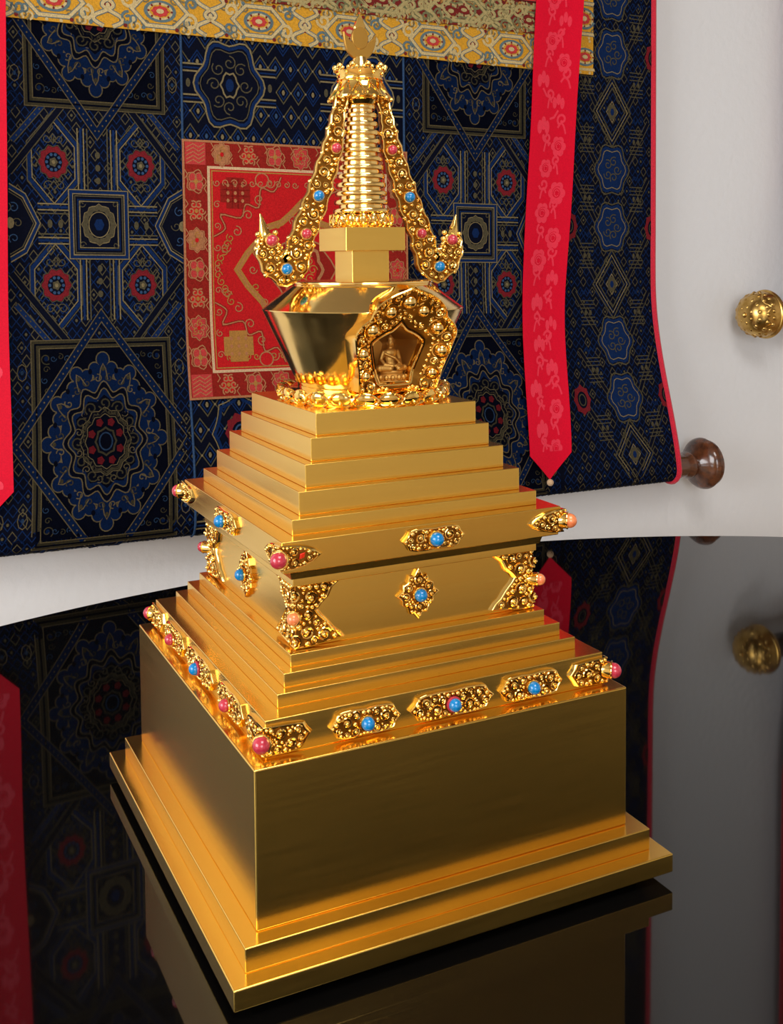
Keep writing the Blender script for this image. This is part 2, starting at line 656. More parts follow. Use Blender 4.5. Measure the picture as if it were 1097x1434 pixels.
# cornice plaques (the fascia leans outwards towards its top)
CS, CZ0 = (.1320 - .1306) / (.3127 - .2872), .2872
CT = .3005
for k, s in ((0, .003), (1, .0)):
    f = face_map(k, .1306, CS, CZ0)
    loc = (lambda f_, s0: (lambda a, t, h: f_(a + s0, t, h)))(f, s)
    plaque('cornice_plaque', plaque_outline(.0295, .0098, CT), loc, [(0, CT, .0058, M_turq, .002)], gap=.0042)
for k, m, st in ((0, M_coral, .003), (1, M_coral, .004), (3, M_orange, .004)):
    L = .0345
    half = [(0, -.0105), (L * .3, -.0100), (L * .55, -.0085), (L * .8, -.0050), (L, .0002), (L * .82, .0050), (L * .55, .0085), (L * .3, .0098), (0, .0105)]
    po = [(x, y + CT) for x, y in mirror_poly(half)]
    cm = corner_map(k, .1306, CS, CZ0)
    o = plaque('cornice_corner_plaque', po, cm, [(0, CT, 0.0066 if k == 0 else .0064, m, st, k)], gap=.0042,
               skip=((.019, CT + .001, .003),) if k == 0 else ())
    if k == 0:
        q = MB()
        q.prism([(.0165, CT - .0018), (.0205, CT - .0008), (.0215, CT + .0034), (.0172, CT + .0026)], cm, .0028, .0046, .0006)
        g = q.build('square_gem', M_redgem, o)
        g['label'] = 'small square red gem'

# waist plaques
WW, WT = .1115, .2485
dia = [(0, -.0215), (.0045, -.0160), (.0085, -.0165), (.0105, -.0105), (.0150, -.0085), (.0150, -.0045), (.0205, 0),
       (.0150, .0045), (.0150, .0085), (.0105, .0105), (.0085, .0165), (.0045, .0160), (0, .0230)]
for k, s in ((0, -.0015), (1, -.004)):
    f = face_map(k, WW)
    loc = (lambda f_, s0: (lambda a, t, h: f_(a + s0, t + WT, h)))(f, s)
    plaque('waist_plaque', mirror_poly(dia), loc, [(0, 0, .0055, M_turq, .0022)], gap=.004)
bf = [(0, -.0295), (.014, -.0290), (.0425, -.0255), (.0385, -.0205), (.033, -.0165), (.0275, -.0095), (.0215, -.0035), (.0185, .0005),
      (.0220, .0045), (.0280, .0095), (.0315, .0165), (.0395, .0225), (.0420, .0258), (.022, .0250), (0, .0240)]
for k, m, st in ((0, M_orange, .004), (1, M_coral, .006), (3, M_orange, .006)):
    po = [(x, y + WT) for x, y in mirror_poly(bf)]
    plaque('waist_corner_plaque', po, corner_map(k, WW), [(0, WT - .003, .0052, m, st, k)], gap=.0052)

# ---- lotus ring, vase, niche
UX, UY = .0034, -.0015


def petal_ring(mb, r, z0, z1, n, ph=0.0, rin=None, c=(UX, UY)):
    h = z1 - z0
    wd = 2 * PI * r / n * .56
    for i in range(n):
        a = 2 * PI * (i + ph) / n
        R = Matrix.Rotation(a, 3, 'Z') @ Matrix.Rotation(math.radians(28), 3, 'Y')
        cc = Vector((c[0] + math.cos(a) * (r - h * .45), c[1] + math.sin(a) * (r - h * .45), z0 + h * .45))
        mb.sphere(cc, 1, 10, 7, (h * .38, wd * .92, h * .62), R)
        for sg in (1, -1):
            line = []
            for j in range(8):
                t = j / 7
                y = sg * wd * .95 * math.sin(PI * (.12 + .80 * (1 - t)))
                zz = -h * .42 + h * 1.02 * t
                xx = h * .40 * math.cos((t - .42) * 2.0)
                line.append(cc + R @ Vector((xx, y, zz)))
            mb.tube(line, h * .075, 5)
        mb.sphere(cc + R @ Vector((h * .44, 0, h * .02)), h * .11, 8, 5)


q = MB()
q.lathe([(.060, .4031), (.076, .4031), (.0775, .405), (.0755, .408), (.070, .413), (.063, .4165), (.058, .417)], 64, (UX, UY, 0))
petal_ring(q, .0800, .4034, .4165, 22)
q.build('lotus_base', M_polish, stupa)

NX = .0034


def panel(s, t, h):      # niche frame: a panel leaning outwards with the bowl of the vase
    return Vector((NX + s, -(.0655 + (t - .415) * .345) - h, t))


def nmap(s, t, h):       # the frame falls away towards its opening
    drop = 0.0
    if h > 0:
        drop = .010 * min(1.0, edge_dist(s, t, outer) / .017)
    return panel(s, t, h - drop)


inner_half = [(0, .4225), (.0145, .4228), (.0180, .4350), (.0240, .4565), (.0235, .4600), (.0190, .4640), (.0150, .4665), (.0105, .4688), (.0075, .4700), (.0045, .4725), (0, .4772)]
outer_half = [(0, .4150), (.0385, .4155), (.0415, .4350), (.0465, .4520), (.0500, .4660), (.0490, .4705), (.0440, .4765), (.0385, .4805), (.0365, .4825),
              (.0362, .4865), (.0325, .4920), (.0260, .4975), (.0170, .5020), (.0080, .5050), (.0035, .5068), (0, .5092)]
inner, outer = [(x * 1.06 - .0030, y) for x, y in mirror_poly(inner_half)], mirror_poly(outer_half)

rows = []
prof = []
for i in range(15):
    t = i / 14
    prof.append((.0590 + (.0930 - .0590) * t, .4120 + (.4850 - .4120) * t))
prof += [(.0936, .4860), (.0932, .4868)]
for i in range(1, 9):
    t = i / 8
    prof.append((.0932 - (.0932 - .0655) * t, .4868 + (.5080 - .4868) * t))
prof += [(.0652, .5090), (.0660, .5098), (.0660, .5112), (.0640, .5118), (.030, .5118)]
q = MB()
NSEG = 144
q.lathe(prof, NSEG, (UX, UY, 0), cap0=True, cap1=True)
big = [(p.x, p.y) for p in inset([Vector(p) for p in outer], .0045)]
keep_f, keep_m = [], []
for f, m in zip(q.f, q.m):
    c = sum((Vector(q.v[i]) for i in f), Vector()) / len(f)
    if c.y < -.03 and len(f) == 4 and in_poly(c.x - NX, c.z, big):
        continue
    keep_f.append(f)
    keep_m.append(m)
q.f, q.m = keep_f, keep_m
q.build('vase', M_vase, stupa, smooth=22)

niche = empty('niche')
niche.parent = stupa
# frame: ring between the two outlines
rnd = random.Random(11)


def arc_resample(P, n):
    P = [Vector(p) for p in P] + [Vector(P[0])]
    L = [0]
    for i in range(len(P) - 1):
        L.append(L[-1] + (P[i + 1] - P[i]).length)
    out = []
    for k in range(n):
        d = L[-1] * k / n
        i = max(j for j in range(len(L)) if L[j] <= d)
        i = min(i, len(P) - 2)
        t = (d - L[i]) / max(1e-9, L[i + 1] - L[i])
        out.append(P[i].lerp(P[i + 1], t))
    return out


q = MB()
NI = 72
oi, ii = arc_resample(outer, NI), arc_resample(inner, NI)
rows = []
TH = .007
for ring_, h in ((oi, -.026), (oi, TH - .001), (inset(oi, .0010), TH)):
    rows.append([panel(p.x, p.y, h) for p in ring_])
mid = [a.lerp(b, .5) for a, b in zip(oi, ii)]
rows.append([nmap(p.x, p.y, TH - .0022) for p in inset(oi, .003)])
rows.append([nmap(p.x, p.y, TH - .0022) for p in inset(ii, -.0030)])
rows.append([nmap(p.x, p.y, TH) for p in inset(ii, -.0018)])
rows.append([nmap(p.x, p.y, TH) for p in inset(ii, -.0004)])
rows.append([nmap(p.x, p.y, TH - .001) for p in ii])
rows.append([panel(p.x, p.y, -.014) for p in ii])
q.rings(rows)
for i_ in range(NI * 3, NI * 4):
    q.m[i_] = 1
rim(q, inner, nmap, TH, .0009)
pearls = [(0, .4955, .0060), (.0160, .4870, .0052), (-.0160, .4870, .0052), (.0320, .4715, .0056), (-.0320, .4715, .0056),
          (.0385, .4510, .0050), (-.0385, .4510, .0050), (.0330, .4310, .0044), (-.0330, .4310, .0044)]
ringpoly = [tuple(p) for p in outer]
pearls = [(a, b, r * 1.12) for a, b, r in pearls]
skip = [(a, b, r * 1.12) for a, b, r in pearls]
for x, y in inner:
    skip.append((x, y, .0018))
for i in range(len(inner)):
    a, b = Vector(inner[i]), Vector(inner[(i + 1) % len(inner)])
    for t in (.25, .5, .75):
        c = a.lerp(b, t)
        skip.append((c.x, c.y, .0018))
skip += [(-.003, .43, .0160), (-.003, .445, .0195), (-.003, .457, .0195), (-.003, .466, .008)]
relief(q, ringpoly, nmap, TH - .0014, rnd, .0044, True, skip, (1.25, .95, .7, .5, .38, .28), inner)
for a, b, r in pearls:      # a curling collar round each boss
    line = []
    for j in range(16):
        an = j / 15 * PI * 1.7 + (PI * .6 if a >= 0 else -PI * .3)
        line.append(nmap(a + r * 1.22 * math.cos(an), b + r * 1.22 * math.sin(an), TH - .0005))
    q.tube(line, .0008, 5)
q.build('niche_frame', [M_polish, M_shade], niche)
for a, b, r in pearls:
    q = MB()
    q.sphere(nmap(a, b, TH - .0005), r, 18, 12)
    q.build('boss', M_vase, niche)
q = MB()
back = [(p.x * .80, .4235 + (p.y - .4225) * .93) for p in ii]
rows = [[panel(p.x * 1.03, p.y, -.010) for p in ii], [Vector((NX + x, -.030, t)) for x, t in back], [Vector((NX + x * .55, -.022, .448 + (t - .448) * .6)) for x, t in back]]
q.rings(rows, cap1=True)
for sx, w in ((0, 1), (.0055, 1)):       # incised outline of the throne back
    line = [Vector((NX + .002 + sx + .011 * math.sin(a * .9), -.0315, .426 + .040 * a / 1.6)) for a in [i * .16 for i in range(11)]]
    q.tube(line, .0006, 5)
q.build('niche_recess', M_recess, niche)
q = MB()
FX, FY = .0045, -.0555
q.lathe([(.0150, .4225), (.0150, .4245), (.0135, .4252), (.0142, .4272), (.0125, .4292), (.0110, .4300), (.0118, .4318), (.0105, .4330)], 32, (FX, FY, 0), Matrix.Diagonal((1, .72, 1)))
for i in range(14):
    a = 2 * PI * i / 14
    q.sphere((FX + .0137 * math.cos(a), FY + .72 * .0137 * math.sin(a), .4272), .0024, 8, 6)
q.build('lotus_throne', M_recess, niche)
# seated figure, one continuous skin
q = MB()


def S(x, y, z, r, sc=(1, 1, 1)):
    q.sphere((FX + x, FY + y, z), r, 14, 10, sc)


def T(pts, r):
    q.tube([(FX + a, FY + b, c) for a, b, c in pts], r, 10)
    for (a, b, c), rr in zip(pts, r):
        S(a, b, c, rr)


S(0, .001, .4365, .0062, (1.05, .85, .9))
S(0, .001, .4430, .0058, (1.0, .75, 1.1))
S(0, .001, .4485, .0060, (1.25, .72, .75))
T([(0, .001, .449), (0, .0006, .4545)], [.0024, .0021])
S(0, 0, .4575, .0036, (.9, .95, 1.18))
S(0, .0004, .4606, .0030)
S(0, .0006, .4632, .0016)
S(0, -.0034, .4573, .0008)
for sg in (1, -1):
    S(sg * .0033, .0004, .4568, .0009, (.6, .8, 2.0))
    T([(sg * .0068, .001, .4490), (sg * .0092, .0012, .4425), (sg * .0078, -.0035, .4382)], [.0024, .0021, .0018])
    T([(sg * .0078, -.0035, .4382), (sg * .0015, -.0068, .4372)], [.0018, .0015])
    T([(sg * .0045, 0, .4352), (sg * .0122, -.0020, .4350), (sg * .0040, -.0070, .4348)], [.0036, .0032, .0023])
T([(-.0062, -.0012, .4480), (.0020, -.0046, .4440), (.0065, -.0040, .4400)], [.0012, .0012, .0012])
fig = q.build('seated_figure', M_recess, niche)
rm = fig.modifiers.new('skin', 'REMESH')
rm.mode = 'VOXEL'
rm.voxel_size = .00038
rm.use_smooth_shade = True
sm = fig.modifiers.new('soft', 'SMOOTH')
sm.factor, sm.iterations = .5, 3

# ---- harmika, spire, umbrella, finial
bevel_box('harmika_neck', M_step, stupa, .0188, .5110, .5395, bev=.0005, cx=UX, cy=UY)
bevel_box('harmika', M_step, stupa, .0300, .5390, .5605, bev=.0006, cx=UX, cy=UY)
q = MB()
q.lathe([(.020, .5600), (.0240, .5602), (.0262, .562), (.0268, .5655), (.0260, .570), (.0238, .5725), (.020, .573)], 40, (UX, UY, 0))
petal_ring(q, .0292, .5602, .5735, 16)
q.build('spire_lotus', M_polish, stupa)
NR = 13
for i in range(NR):
    t = i / (NR - 1)
    r = .0262 + (.0142 - .0262) * t
    z = .5732 + .00795 * i
    q = MB()
    q.lathe([(r * .78, z - .0004), (r * .80, z), (r * .97, z + .0005), (r, z + .0016), (r, z + .0034), (r * .97, z + .0046), (r * .82, z + .0052), (r * .78, z + .0056), (r * .78, z + .0080)], 48, (UX, UY, 0))
    q.build('spire_ring', M_vase, stupa, smooth=40)
ZU = .5732 + .00795 * NR
q = MB()
q.lathe([(.0135, ZU - .003), (.0155, ZU + .0005), (.0262, ZU + .0005), (.0290, ZU + .0018), (.0288, ZU + .0034), (.0262, ZU + .0060), (.0225, ZU + .0105), (.0200, ZU + .0150), (.0195, ZU + .0185), (.012, ZU + .0187)], 48, (UX, UY, 0))
for i in range(12):
    a = 2 * PI * i / 12
    d = Vector((math.cos(a), math.sin(a), 0))
    e = Vector((-d.y, d.x, 0))
    base = Vector((UX, UY, 0))
    q.sphere(base + d * .0285 + Vector((0, 0, ZU + .0010)), .0022, 8, 6)
    for sg in (1, -1):
        line = [base + d * (.0285 - .0085 * (j / 7) ** .8) + e * sg * (.0062 * math.cos(j / 7 * PI * .55)) + Vector((0, 0, ZU + .002 + .0155 * j / 7)) for j in range(8)]
        q.tube(line, .0010, 5)
        line = [base + d * (.0278 - .0070 * (j / 7) ** .8) + e * sg * (.0034 * math.cos(j / 7 * PI * .55)) + Vector((0, 0, ZU + .002 + .0120 * j / 7)) for j in range(8)]
        q.tube(line, .0008, 5)
q.build('umbrella', M_polish, stupa)
ZC = ZU + .0187
q = MB()
q.lathe([(.0200, ZC - .0008), (.0215, ZC), (.0215, ZC + .0014), (.0198, ZC + .0024), (.0205, ZC + .0050), (.0222, ZC + .0082), (.0205, ZC + .0085), (.0150, ZC + .0070), (.008, ZC + .0070)], 48, (UX, UY, 0))
for i in range(10):
    a = 2 * PI * (i + .3) / 10
    for da, zz, r in ((0, .0122, .0027), (-.17, .0098, .0020), (.17, .0098, .0020)):
        q.sphere((UX + .0230 * math.cos(a + da), UY + .0230 * math.sin(a + da), ZC + zz), r, 8, 6)
    q.sphere((UX + .0212 * math.cos(a + .31), UY + .0212 * math.sin(a + .31), ZC + .0055), .0016, 8, 6)
q.build('crown', M_polish, stupa)
q = MB()
q.lathe([(.0095, ZC + .0070), (.0098, ZC + .0110), (.0078, ZC + .0150), (.0070, ZC + .0185), (.0060, ZC + .0215), (.003, ZC + .0222)], 24, (UX, UY, 0))
q.build('finial_stem', M_polish, stupa)
FB = ZC + .0200


def fmap_f(s, t, h):
    return Vector((UX + s, UY - h, FB + t))


moon = [(0, -.0005), (.0055, .0002), (.0105, .0035), (.0142, .0095), (.0160, .0165), (.0165, .0240), (.0132, .0195), (.0095, .0160), (.0060, .0140), (0, .0130)]
q = MB()
q.prism(smooth_path([Vector((x, y)) for x, y in mirror_poly(moon)], 2, True), fmap_f, -.0014, .0014, .0004)
q.build('crescent_moon', M_sun, stupa)
q = MB()
q.prism([(.0082 * math.cos(a), .0190 + .0105 * math.sin(a)) for a in [2 * PI * i / 40 for i in range(40)]], fmap_f, -.0018, .0018, .0005)
q.build('sun_disk', M_sun, stupa)
q = MB()
fl = [(.0052, .0272), (.0055, .0300), (.0036, .0335), (.0030, .0365), (.0012, .0385), (0, .0425)]
q.prism(mirror_poly([(0, .0265)] + fl), fmap_f, -.0016, .0016, .0004)
q.build('flame', M_polish, stupa)

# ---- side garlands with jewels
cl = [(-.0205, .6790, .0052), (-.0245, .6640, .0055), (-.0265, .6520, .0070), (-.0290, .6380, .0085), (-.0345, .6210, .0092), (-.0410, .6030, .0100),
      (-.0470, .5860, .0108), (-.0545, .5690, .0110), (-.0615, .5520, .0112), (-.0665, .5360, .0125), (-.0745, .5240, .0142), (-.0850, .5270, .0140),
      (-.0925, .5360, .0122), (-.0950, .5460, .0098), (-.0960, .5530, .0072)]
path = smooth_path([Vector((x, z, w)) for x, z, w in cl], 4)
for side in (1, -1):
    rnd = random.Random(21)

    def gmap(s, t, h, side=side):
        return Vector((UX + s * side, UY - .0025 - h, t))
    L_, R_ = [], []
    for i, p in enumerate(path):
        a, b = path[max(i - 1, 0)], path[min(i + 1, len(path) - 1)]
        t = Vector((b.x - a.x, b.y - a.y)).normalized()
        n = Vector((-t.y, t.x))
        wob = 1 + .10 * math.sin(i * 1.55)
        L_.append(Vector((p.x, p.y)) + n * p.z * wob)
        R_.append(Vector((p.x, p.y)) - n * p.z * wob)
    q = MB()
    rows = [[gmap(c.x, c.y, h) for c in ch] for ch, h in ((L_, -.0035), (L_, .0025), (R_, .0025), (R_, -.0035))]
    n = len(path)
    loop = [[rows[k][i] for k in range(4)] for i in range(n)]
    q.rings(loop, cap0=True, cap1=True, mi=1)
    for ch in (L_, R_):
        q.tube([gmap(c.x, c.y, .0028) for c in ch], .0011, 6)
        for i in range(3, len(ch), 6):
            q.sphere(gmap(ch[i].x, ch[i].y, .0020), .0023, 9, 6)
    jw = [(-.0285, .6325, .0046, M_coral), (-.0465, .5890, .0050, M_turq), (-.0590, .5550, .0047, M_coral), (-.0785, .5235, .0050, M_turq), (-.0925, .5490, .0052, M_coral)]
    poly = [tuple(c) for c in L_] + [tuple(c) for c in reversed(R_)]
    relief(q, poly, gmap, .0026, rnd, .0050, False, [(x, z, r * 1.2) for x, z, r, _ in jw])
    # upturned horn at the tip
    horn = [(-.0960, .5520, .0060), (-.0975, .5575, .0048), (-.0985, .5630, .0034), (-.0998, .5690, .0018), (-.1008, .5730, .0005)]
    q.tube([gmap(x, z, -.0005) for x, z, r in horn], [r for *_, r in horn], 10)
    for x, z, r in ((-.1040, .5480, .0030), (-.1045, .5420, .0032), (-.0860, .5500, .0028), (-.0870, .5560, .0026), (-.1035, .5545, .0026)):
        q.sphere(gmap(x, z, .0005), r, 10, 7)
    o = q.build('garland', [M_polish, M_shade], stupa)
    for x, z, r, m in jw:
        c = gmap(x, z, .0030)
        jewel(o, c, (0, -1, 0), r, m, None, .0012)


# ------------------------------------------------------------------ embroidered cloth
class Emb(MB):
    def __init__(s, surf, clip):
        super().__init__()
        s.surf, s.clip = surf, clip

    def stroke(s, pts, w, mi, layer=1, closed=False):
        P = [Vector(p) for p in pts]
        if closed:
            P.append(P[0].copy())
        Q = [P[0]]
        for a, b in zip(P, P[1:]):
            n = max(1, int((b - a).length / .03))
            for k in range(1, n + 1):
                Q.append(a.lerp(b, k / n))
        n = len(Q)
        L, R = [], []
        for i in range(n):
            if closed and i in (0, n - 1):
                a, b = Q[-2], Q[1]
            else:
                a, b = Q[max(i - 1, 0)], Q[min(i + 1, n - 1)]
            t = b - a
            if t.length < 1e-9:
                t = Vector((1, 0))
            t.normalize()
            nn = Vector((-t.y, t.x)) * w / 2
            # keep width through corners
            d = (Q[i] - a)
            if d.length > 1e-9:
                d.normalize()
                nn /= max(.6, abs(Vector((-d.y, d.x)).dot(nn.normalized())))
            L.append(Q[i] + nn)
            R.append(Q[i] - nn)
        off = layer * .00028
        c = s.clip
        for i in range(n - 1):
            m = (Q[i] + Q[i + 1]) / 2
            if c[0] <= m.x <= c[1] and c[2] <= m.y <= c[3]:
                quad = [L[i], R[i], R[i + 1], L[i + 1]]
                if all(c[0] - .004 <= p.x <= c[1] + .004 for p in quad):
                    s.add([s.surf(p.x, p.y, off) for p in quad], [(0, 1, 2, 3)], mi)

    def fill(s, poly, mi, layer=1):
        c = s.clip
        n = len(poly)
        cx, cy = sum(p[0] for p in poly) / n, sum(p[1] for p in poly) / n
        if not all(c[0] - .002 <= p[0] <= c[1] + .002 and c[2] <= p[1] <= c[3] for p in poly):
            poly = [(min(max(p[0], c[0]), c[1]), min(max(p[1], c[2]), c[3])) for p in poly]
            cx, cy = sum(p[0] for p in poly) / n, sum(p[1] for p in poly) / n
            if max(p[0] for p in poly) - min(p[0] for p in poly) < 1e-4 or max(p[1] for p in poly) - min(p[1] for p in poly) < 1e-4:
                return
        off = layer * .00028
        R = max(math.hypot(p[0] - cx, p[1] - cy) for p in poly)
        if R > .022:            # keep large patches on the curve of the cloth
            P = []
            for i in range(n):
                u, v = poly[i], poly[(i + 1) % n]
                k = max(1, int(math.hypot(v[0] - u[0], v[1] - u[1]) / .016))
                P += [(u[0] + (v[0] - u[0]) * j / k, u[1] + (v[1] - u[1]) * j / k) for j in range(k)]
            poly, n = P, len(P)
            m = int(R / .014) + 1
            s.rings([[s.surf(cx + (p[0] - cx) * t, cy + (p[1] - cy) * t, off) for p in poly] for t in [1 - i / m for i in range(m)]], mi=mi)
            poly = [(cx + (p[0] - cx) / m, cy + (p[1] - cy) / m) for p in poly]
        s.add([s.surf(p[0], p[1], off) for p in poly] + [s.surf(cx, cy, off)], [(i, (i + 1) % n, n) for i in range(n)], mi)

    def ell(s, x, z, rx, rz, mi, layer=1, n=12, lob=0, amp=0.0, ph=0.0):
        s.fill([(x + rx * (1 + amp * math.cos(lob * a)) * math.cos(a + ph), z + rz * (1 + amp * math.cos(lob * a)) * math.sin(a + ph)) for a in [2 * PI * i / n for i in range(n)]], mi, layer)

    def ring(s, x, z, rx, rz, w, mi, layer=1, n=24, lob=0, amp=0.0, ph=0.0):
        s.stroke([(x + rx * (1 + amp * math.cos(lob * a)) * math.cos(a + ph), z + rz * (1 + amp * math.cos(lob * a)) * math.sin(a + ph)) for a in [2 * PI * i / n for i in range(n)]], w, mi, layer, True)

    def curl(s, x, z, r, a0, w, mi, layer=1, turns=1.2, d=1):
        s.stroke([(x + r * (1 - .75 * i / 13) * math.cos(a0 + d * turns * 2 * PI * i / 13), z + r * (1 - .75 * i / 13) * math.sin(a0 + d * turns * 2 * PI * i / 13)) for i in range(14)], w, mi, layer)

    def band(s, a, b, w, core, edge, layer=2, dots=None, closed=False, pts=None):
        P = pts or [a, b]
        s.stroke(P, w, core, layer, closed)
        for sg in (1, -1):
            Pv = [Vector(p) for p in P]
            if closed:
                In = inset(Pv, sg * w * .46)
            else:
                t = (Pv[-1] - Pv[0]).normalized()
                In = [p + Vector((-t.y, t.x)) * sg * w * .46 for p in Pv]
            s.stroke(In, .0016, edge, layer + 1, closed)
        if dots is not None:
            Q = [Vector(p) for p in P] + ([Vector(P[0])] if closed else [])
            for u, v in zip(Q, Q[1:]):
                k = max(1, int((v - u).length / .011))
                for i in range(k):
                    c = u.lerp(v, (i + .5) / k)
                    s.ell(c.x, c.y, .0014, .0017, dots, layer + 2, 6)

    def base(s, x0, x1, z0, z1, nx, nz, mi=0, th=.004, back=0):
        """the cloth itself: front, back and edges"""
        for off in (0, -th):
            rows = [[s.surf(x0 + (x1 - x0) * i / nx, z0 + (z1 - z0) * j / nz, off) for i in range(nx + 1)] for j in range(nz + 1)]
            s.rings(rows, cu=False, mi=mi if off == 0 else back)
        for x in (x0, x1):
            s.rings([[s.surf(x, z0 + (z1 - z0) * j / nz, off) for j in range(nz + 1)] for off in (0, -th)], cu=False, mi=mi)
        for z in (z0, z1):
            s.rings([[s.surf(x0 + (x1 - x0) * i / nx, z, off) for i in range(nx + 1)] for off in (0, -th)], cu=False, mi=mi)


TXC = .342
DY, DZ, DR = .930, .064, .031      # lower dowel of the thangka
ZTOP = 1.78


def sstep(t):
    t = max(0., min(1., t))
    return t * t * (3 - 2 * t)


def cloth_surf(x, z, off):
    dz = -.020 * (x - TXC) * (0.55 + .45 * min(1, max(0, z / .5)))
    fl = .030 * max(0, (.55 - max(z, DZ)) / .5) ** 2 * (x - TXC) / .85
    wav = .0020 * math.sin(x * 9.0 + z * 2.0) * sstep((z - .10) / .3)
    if z >= DZ:
        y = .957 - (.957 - (DY - DR)) * sstep((.50 - z) / (.50 - DZ)) ** 1.2
        return Vector((x + fl, y + wav - off, z + dz))
    a = (DZ - z) / DR
    return Vector((x + fl, DY - (DR + off) * math.cos(a), DZ - (DR + off) * math.sin(a) + dz))


NAVY, BLUE, SKY, GLD, OLV, RED = range(6)
TW, TH_ = .310, .742


def tile(e, cx, cz):
    """box centre at (cx,cz); star centres half a repeat above and below"""
    o = lambda x, z: (cx + x, cz + z)
    rec = lambda w, h: [o(-w, -h), o(w, -h), o(w, h), o(-w, h)]
    # box
    e.fill(rec(.050, .058), NAVY, 5)
    e.stroke(rec(.048, .056), .006, BLUE, 6, True)
    for w, h, c in ((.0515, .0595, GLD), (.0445, .0525, GLD), (.041, .049, OLV), (.036, .043, BLUE), (.033, .040, GLD)):
        e.stroke(rec(w, h), .0018, c, 7, True)
    e.ring(cx, cz, .024, .029, .0085, OLV, 8, 32, 12, .06)
    e.ring(cx, cz, .0285, .034, .0016, GLD, 8, 32, 12, .06)
    e.ring(cx, cz, .018, .022, .0016, GLD, 9, 24)
    e.ell(cx, cz, .009, .011, BLUE, 9, 6)
    for sx in (1, -1):
        for sz in (1, -1):
            e.curl(cx + sx * .029, cz + sz * .035, .006, 0, .0014, OLV, 8, 1, sx * sz)
    # bars left/right and up/down
    for sg in (1, -1):
        for d, w, c in ((.034, .0022, GLD), (.0285, .004, BLUE), (.0235, .0022, GLD), (.0175, .0022, OLV)):
            for s2 in (1, -1):
                e.stroke([o(sg * .052, s2 * d), o(sg * .104, s2 * d)], w, c, 4)
                e.stroke([o(s2 * d, sg * .060), o(s2 * d, sg * .165)], w, c, 3)
        for t in (.066, .084):
            e.ell(cx + sg * t, cz, .0042, .0075, OLV, 5, 10)
        for t in (.076, .098, .120):
            e.ell(cx, cz + sg * t, .0045, .0060, OLV, 5, 10)
        # pointed cartouche
        hx = [(.100, 0), (.124, .050), (.150, .066), (.176, .066), (.200, .050), (.212, 0), (.200, -.050), (.176, -.066), (.150, -.066), (.124, -.050)]
        e.fill([o(sg * x, z) for x, z in hx], NAVY, 5)
        for k, c, w in ((1.0, GLD, .002), (.94, BLUE, .005), (.87, GLD, .002), (.80, OLV, .0016)):
            e.stroke([o(sg * (.156 + (x - .156) * k), z * k) for x, z in hx], w, c, 6, True)
        for a in range(6):
            e.curl(cx + sg * (.150 + .012 * math.cos(a * PI / 3)), cz + .030 * math.sin(a * PI / 3), .009, a, .0016, OLV if a % 2 else SKY, 7, 1.1, sg)
        e.ell(cx + sg * .150, cz, .007, .010, GLD, 8, 8)
    # four rosette hexagons
    for sx in (1, -1):
        for sz in (1, -1):
            rx, rz = cx + sx * .0755, cz + sz * .105
            hx = [(0, .078), (.040, .030), (.040, -.030), (0, -.078), (-.040, -.030), (-.040, .030)]
            for k, w, c in ((1.10, .0018, OLV), (1.0, .0060, BLUE), (.90, .0018, GLD)):
                e.stroke([(rx + x * k, rz + z * k) for x, z in hx], w, c, 2, True)
            for k in range(-2, 3):
                for l in range(-3, 4):
                    x, z = k * .016 + (l % 2) * .008, l * .020
                    if abs(x) + abs(z) * .55 < .042 and math.hypot(x, z * .9) > .024:
                        e.stroke([(rx + x - .006, rz + z), (rx + x, rz + z + .008), (rx + x + .006, rz + z), (rx + x, rz + z - .008)], .0020, BLUE if (k + l) % 2 else OLV, 2, True)
            for s2 in (1, -1):
                for s3 in (1, -1):
                    e.curl(rx + s2 * .010, rz + s3 * .040, .009, 1.5 + s2, .0016, OLV, 3, 1.1, s2 * s3)
            e.ell(rx, rz, .0235, .0265, RED, 5, 40, 10, .08)
            e.ring(rx, rz, .0250, .0280, .0012, OLV, 4, 40, 10, .08)
            e.ell(rx, rz, .0150, .0170, NAVY, 6, 16)
            for i in range(10):
                a = 2 * PI * i / 10
                e.ell(rx + .0115 * math.cos(a), rz + .0132 * math.sin(a), .0028, .0030, SKY, 7, 6)
            e.ell(rx, rz, .0068, .0078, OLV, 7, 10, 5, .15)
            e.ell(rx, rz, .0030, .0036, GLD, 8, 8)
            # slanting bands towards the star frames
            e.band(o(sx * .060, sz * .200), o(sx * .150, sz * .085), .012, NAVY, OLV, 3)
            e.band(o(sx * .085, sz * .207), o(sx * .163, sz * .115), .010, BLUE, OLV, 3, OLV)
    # star
    for sz in (1, -1):
        star(e, cx, cz + sz * TH_ / 2)


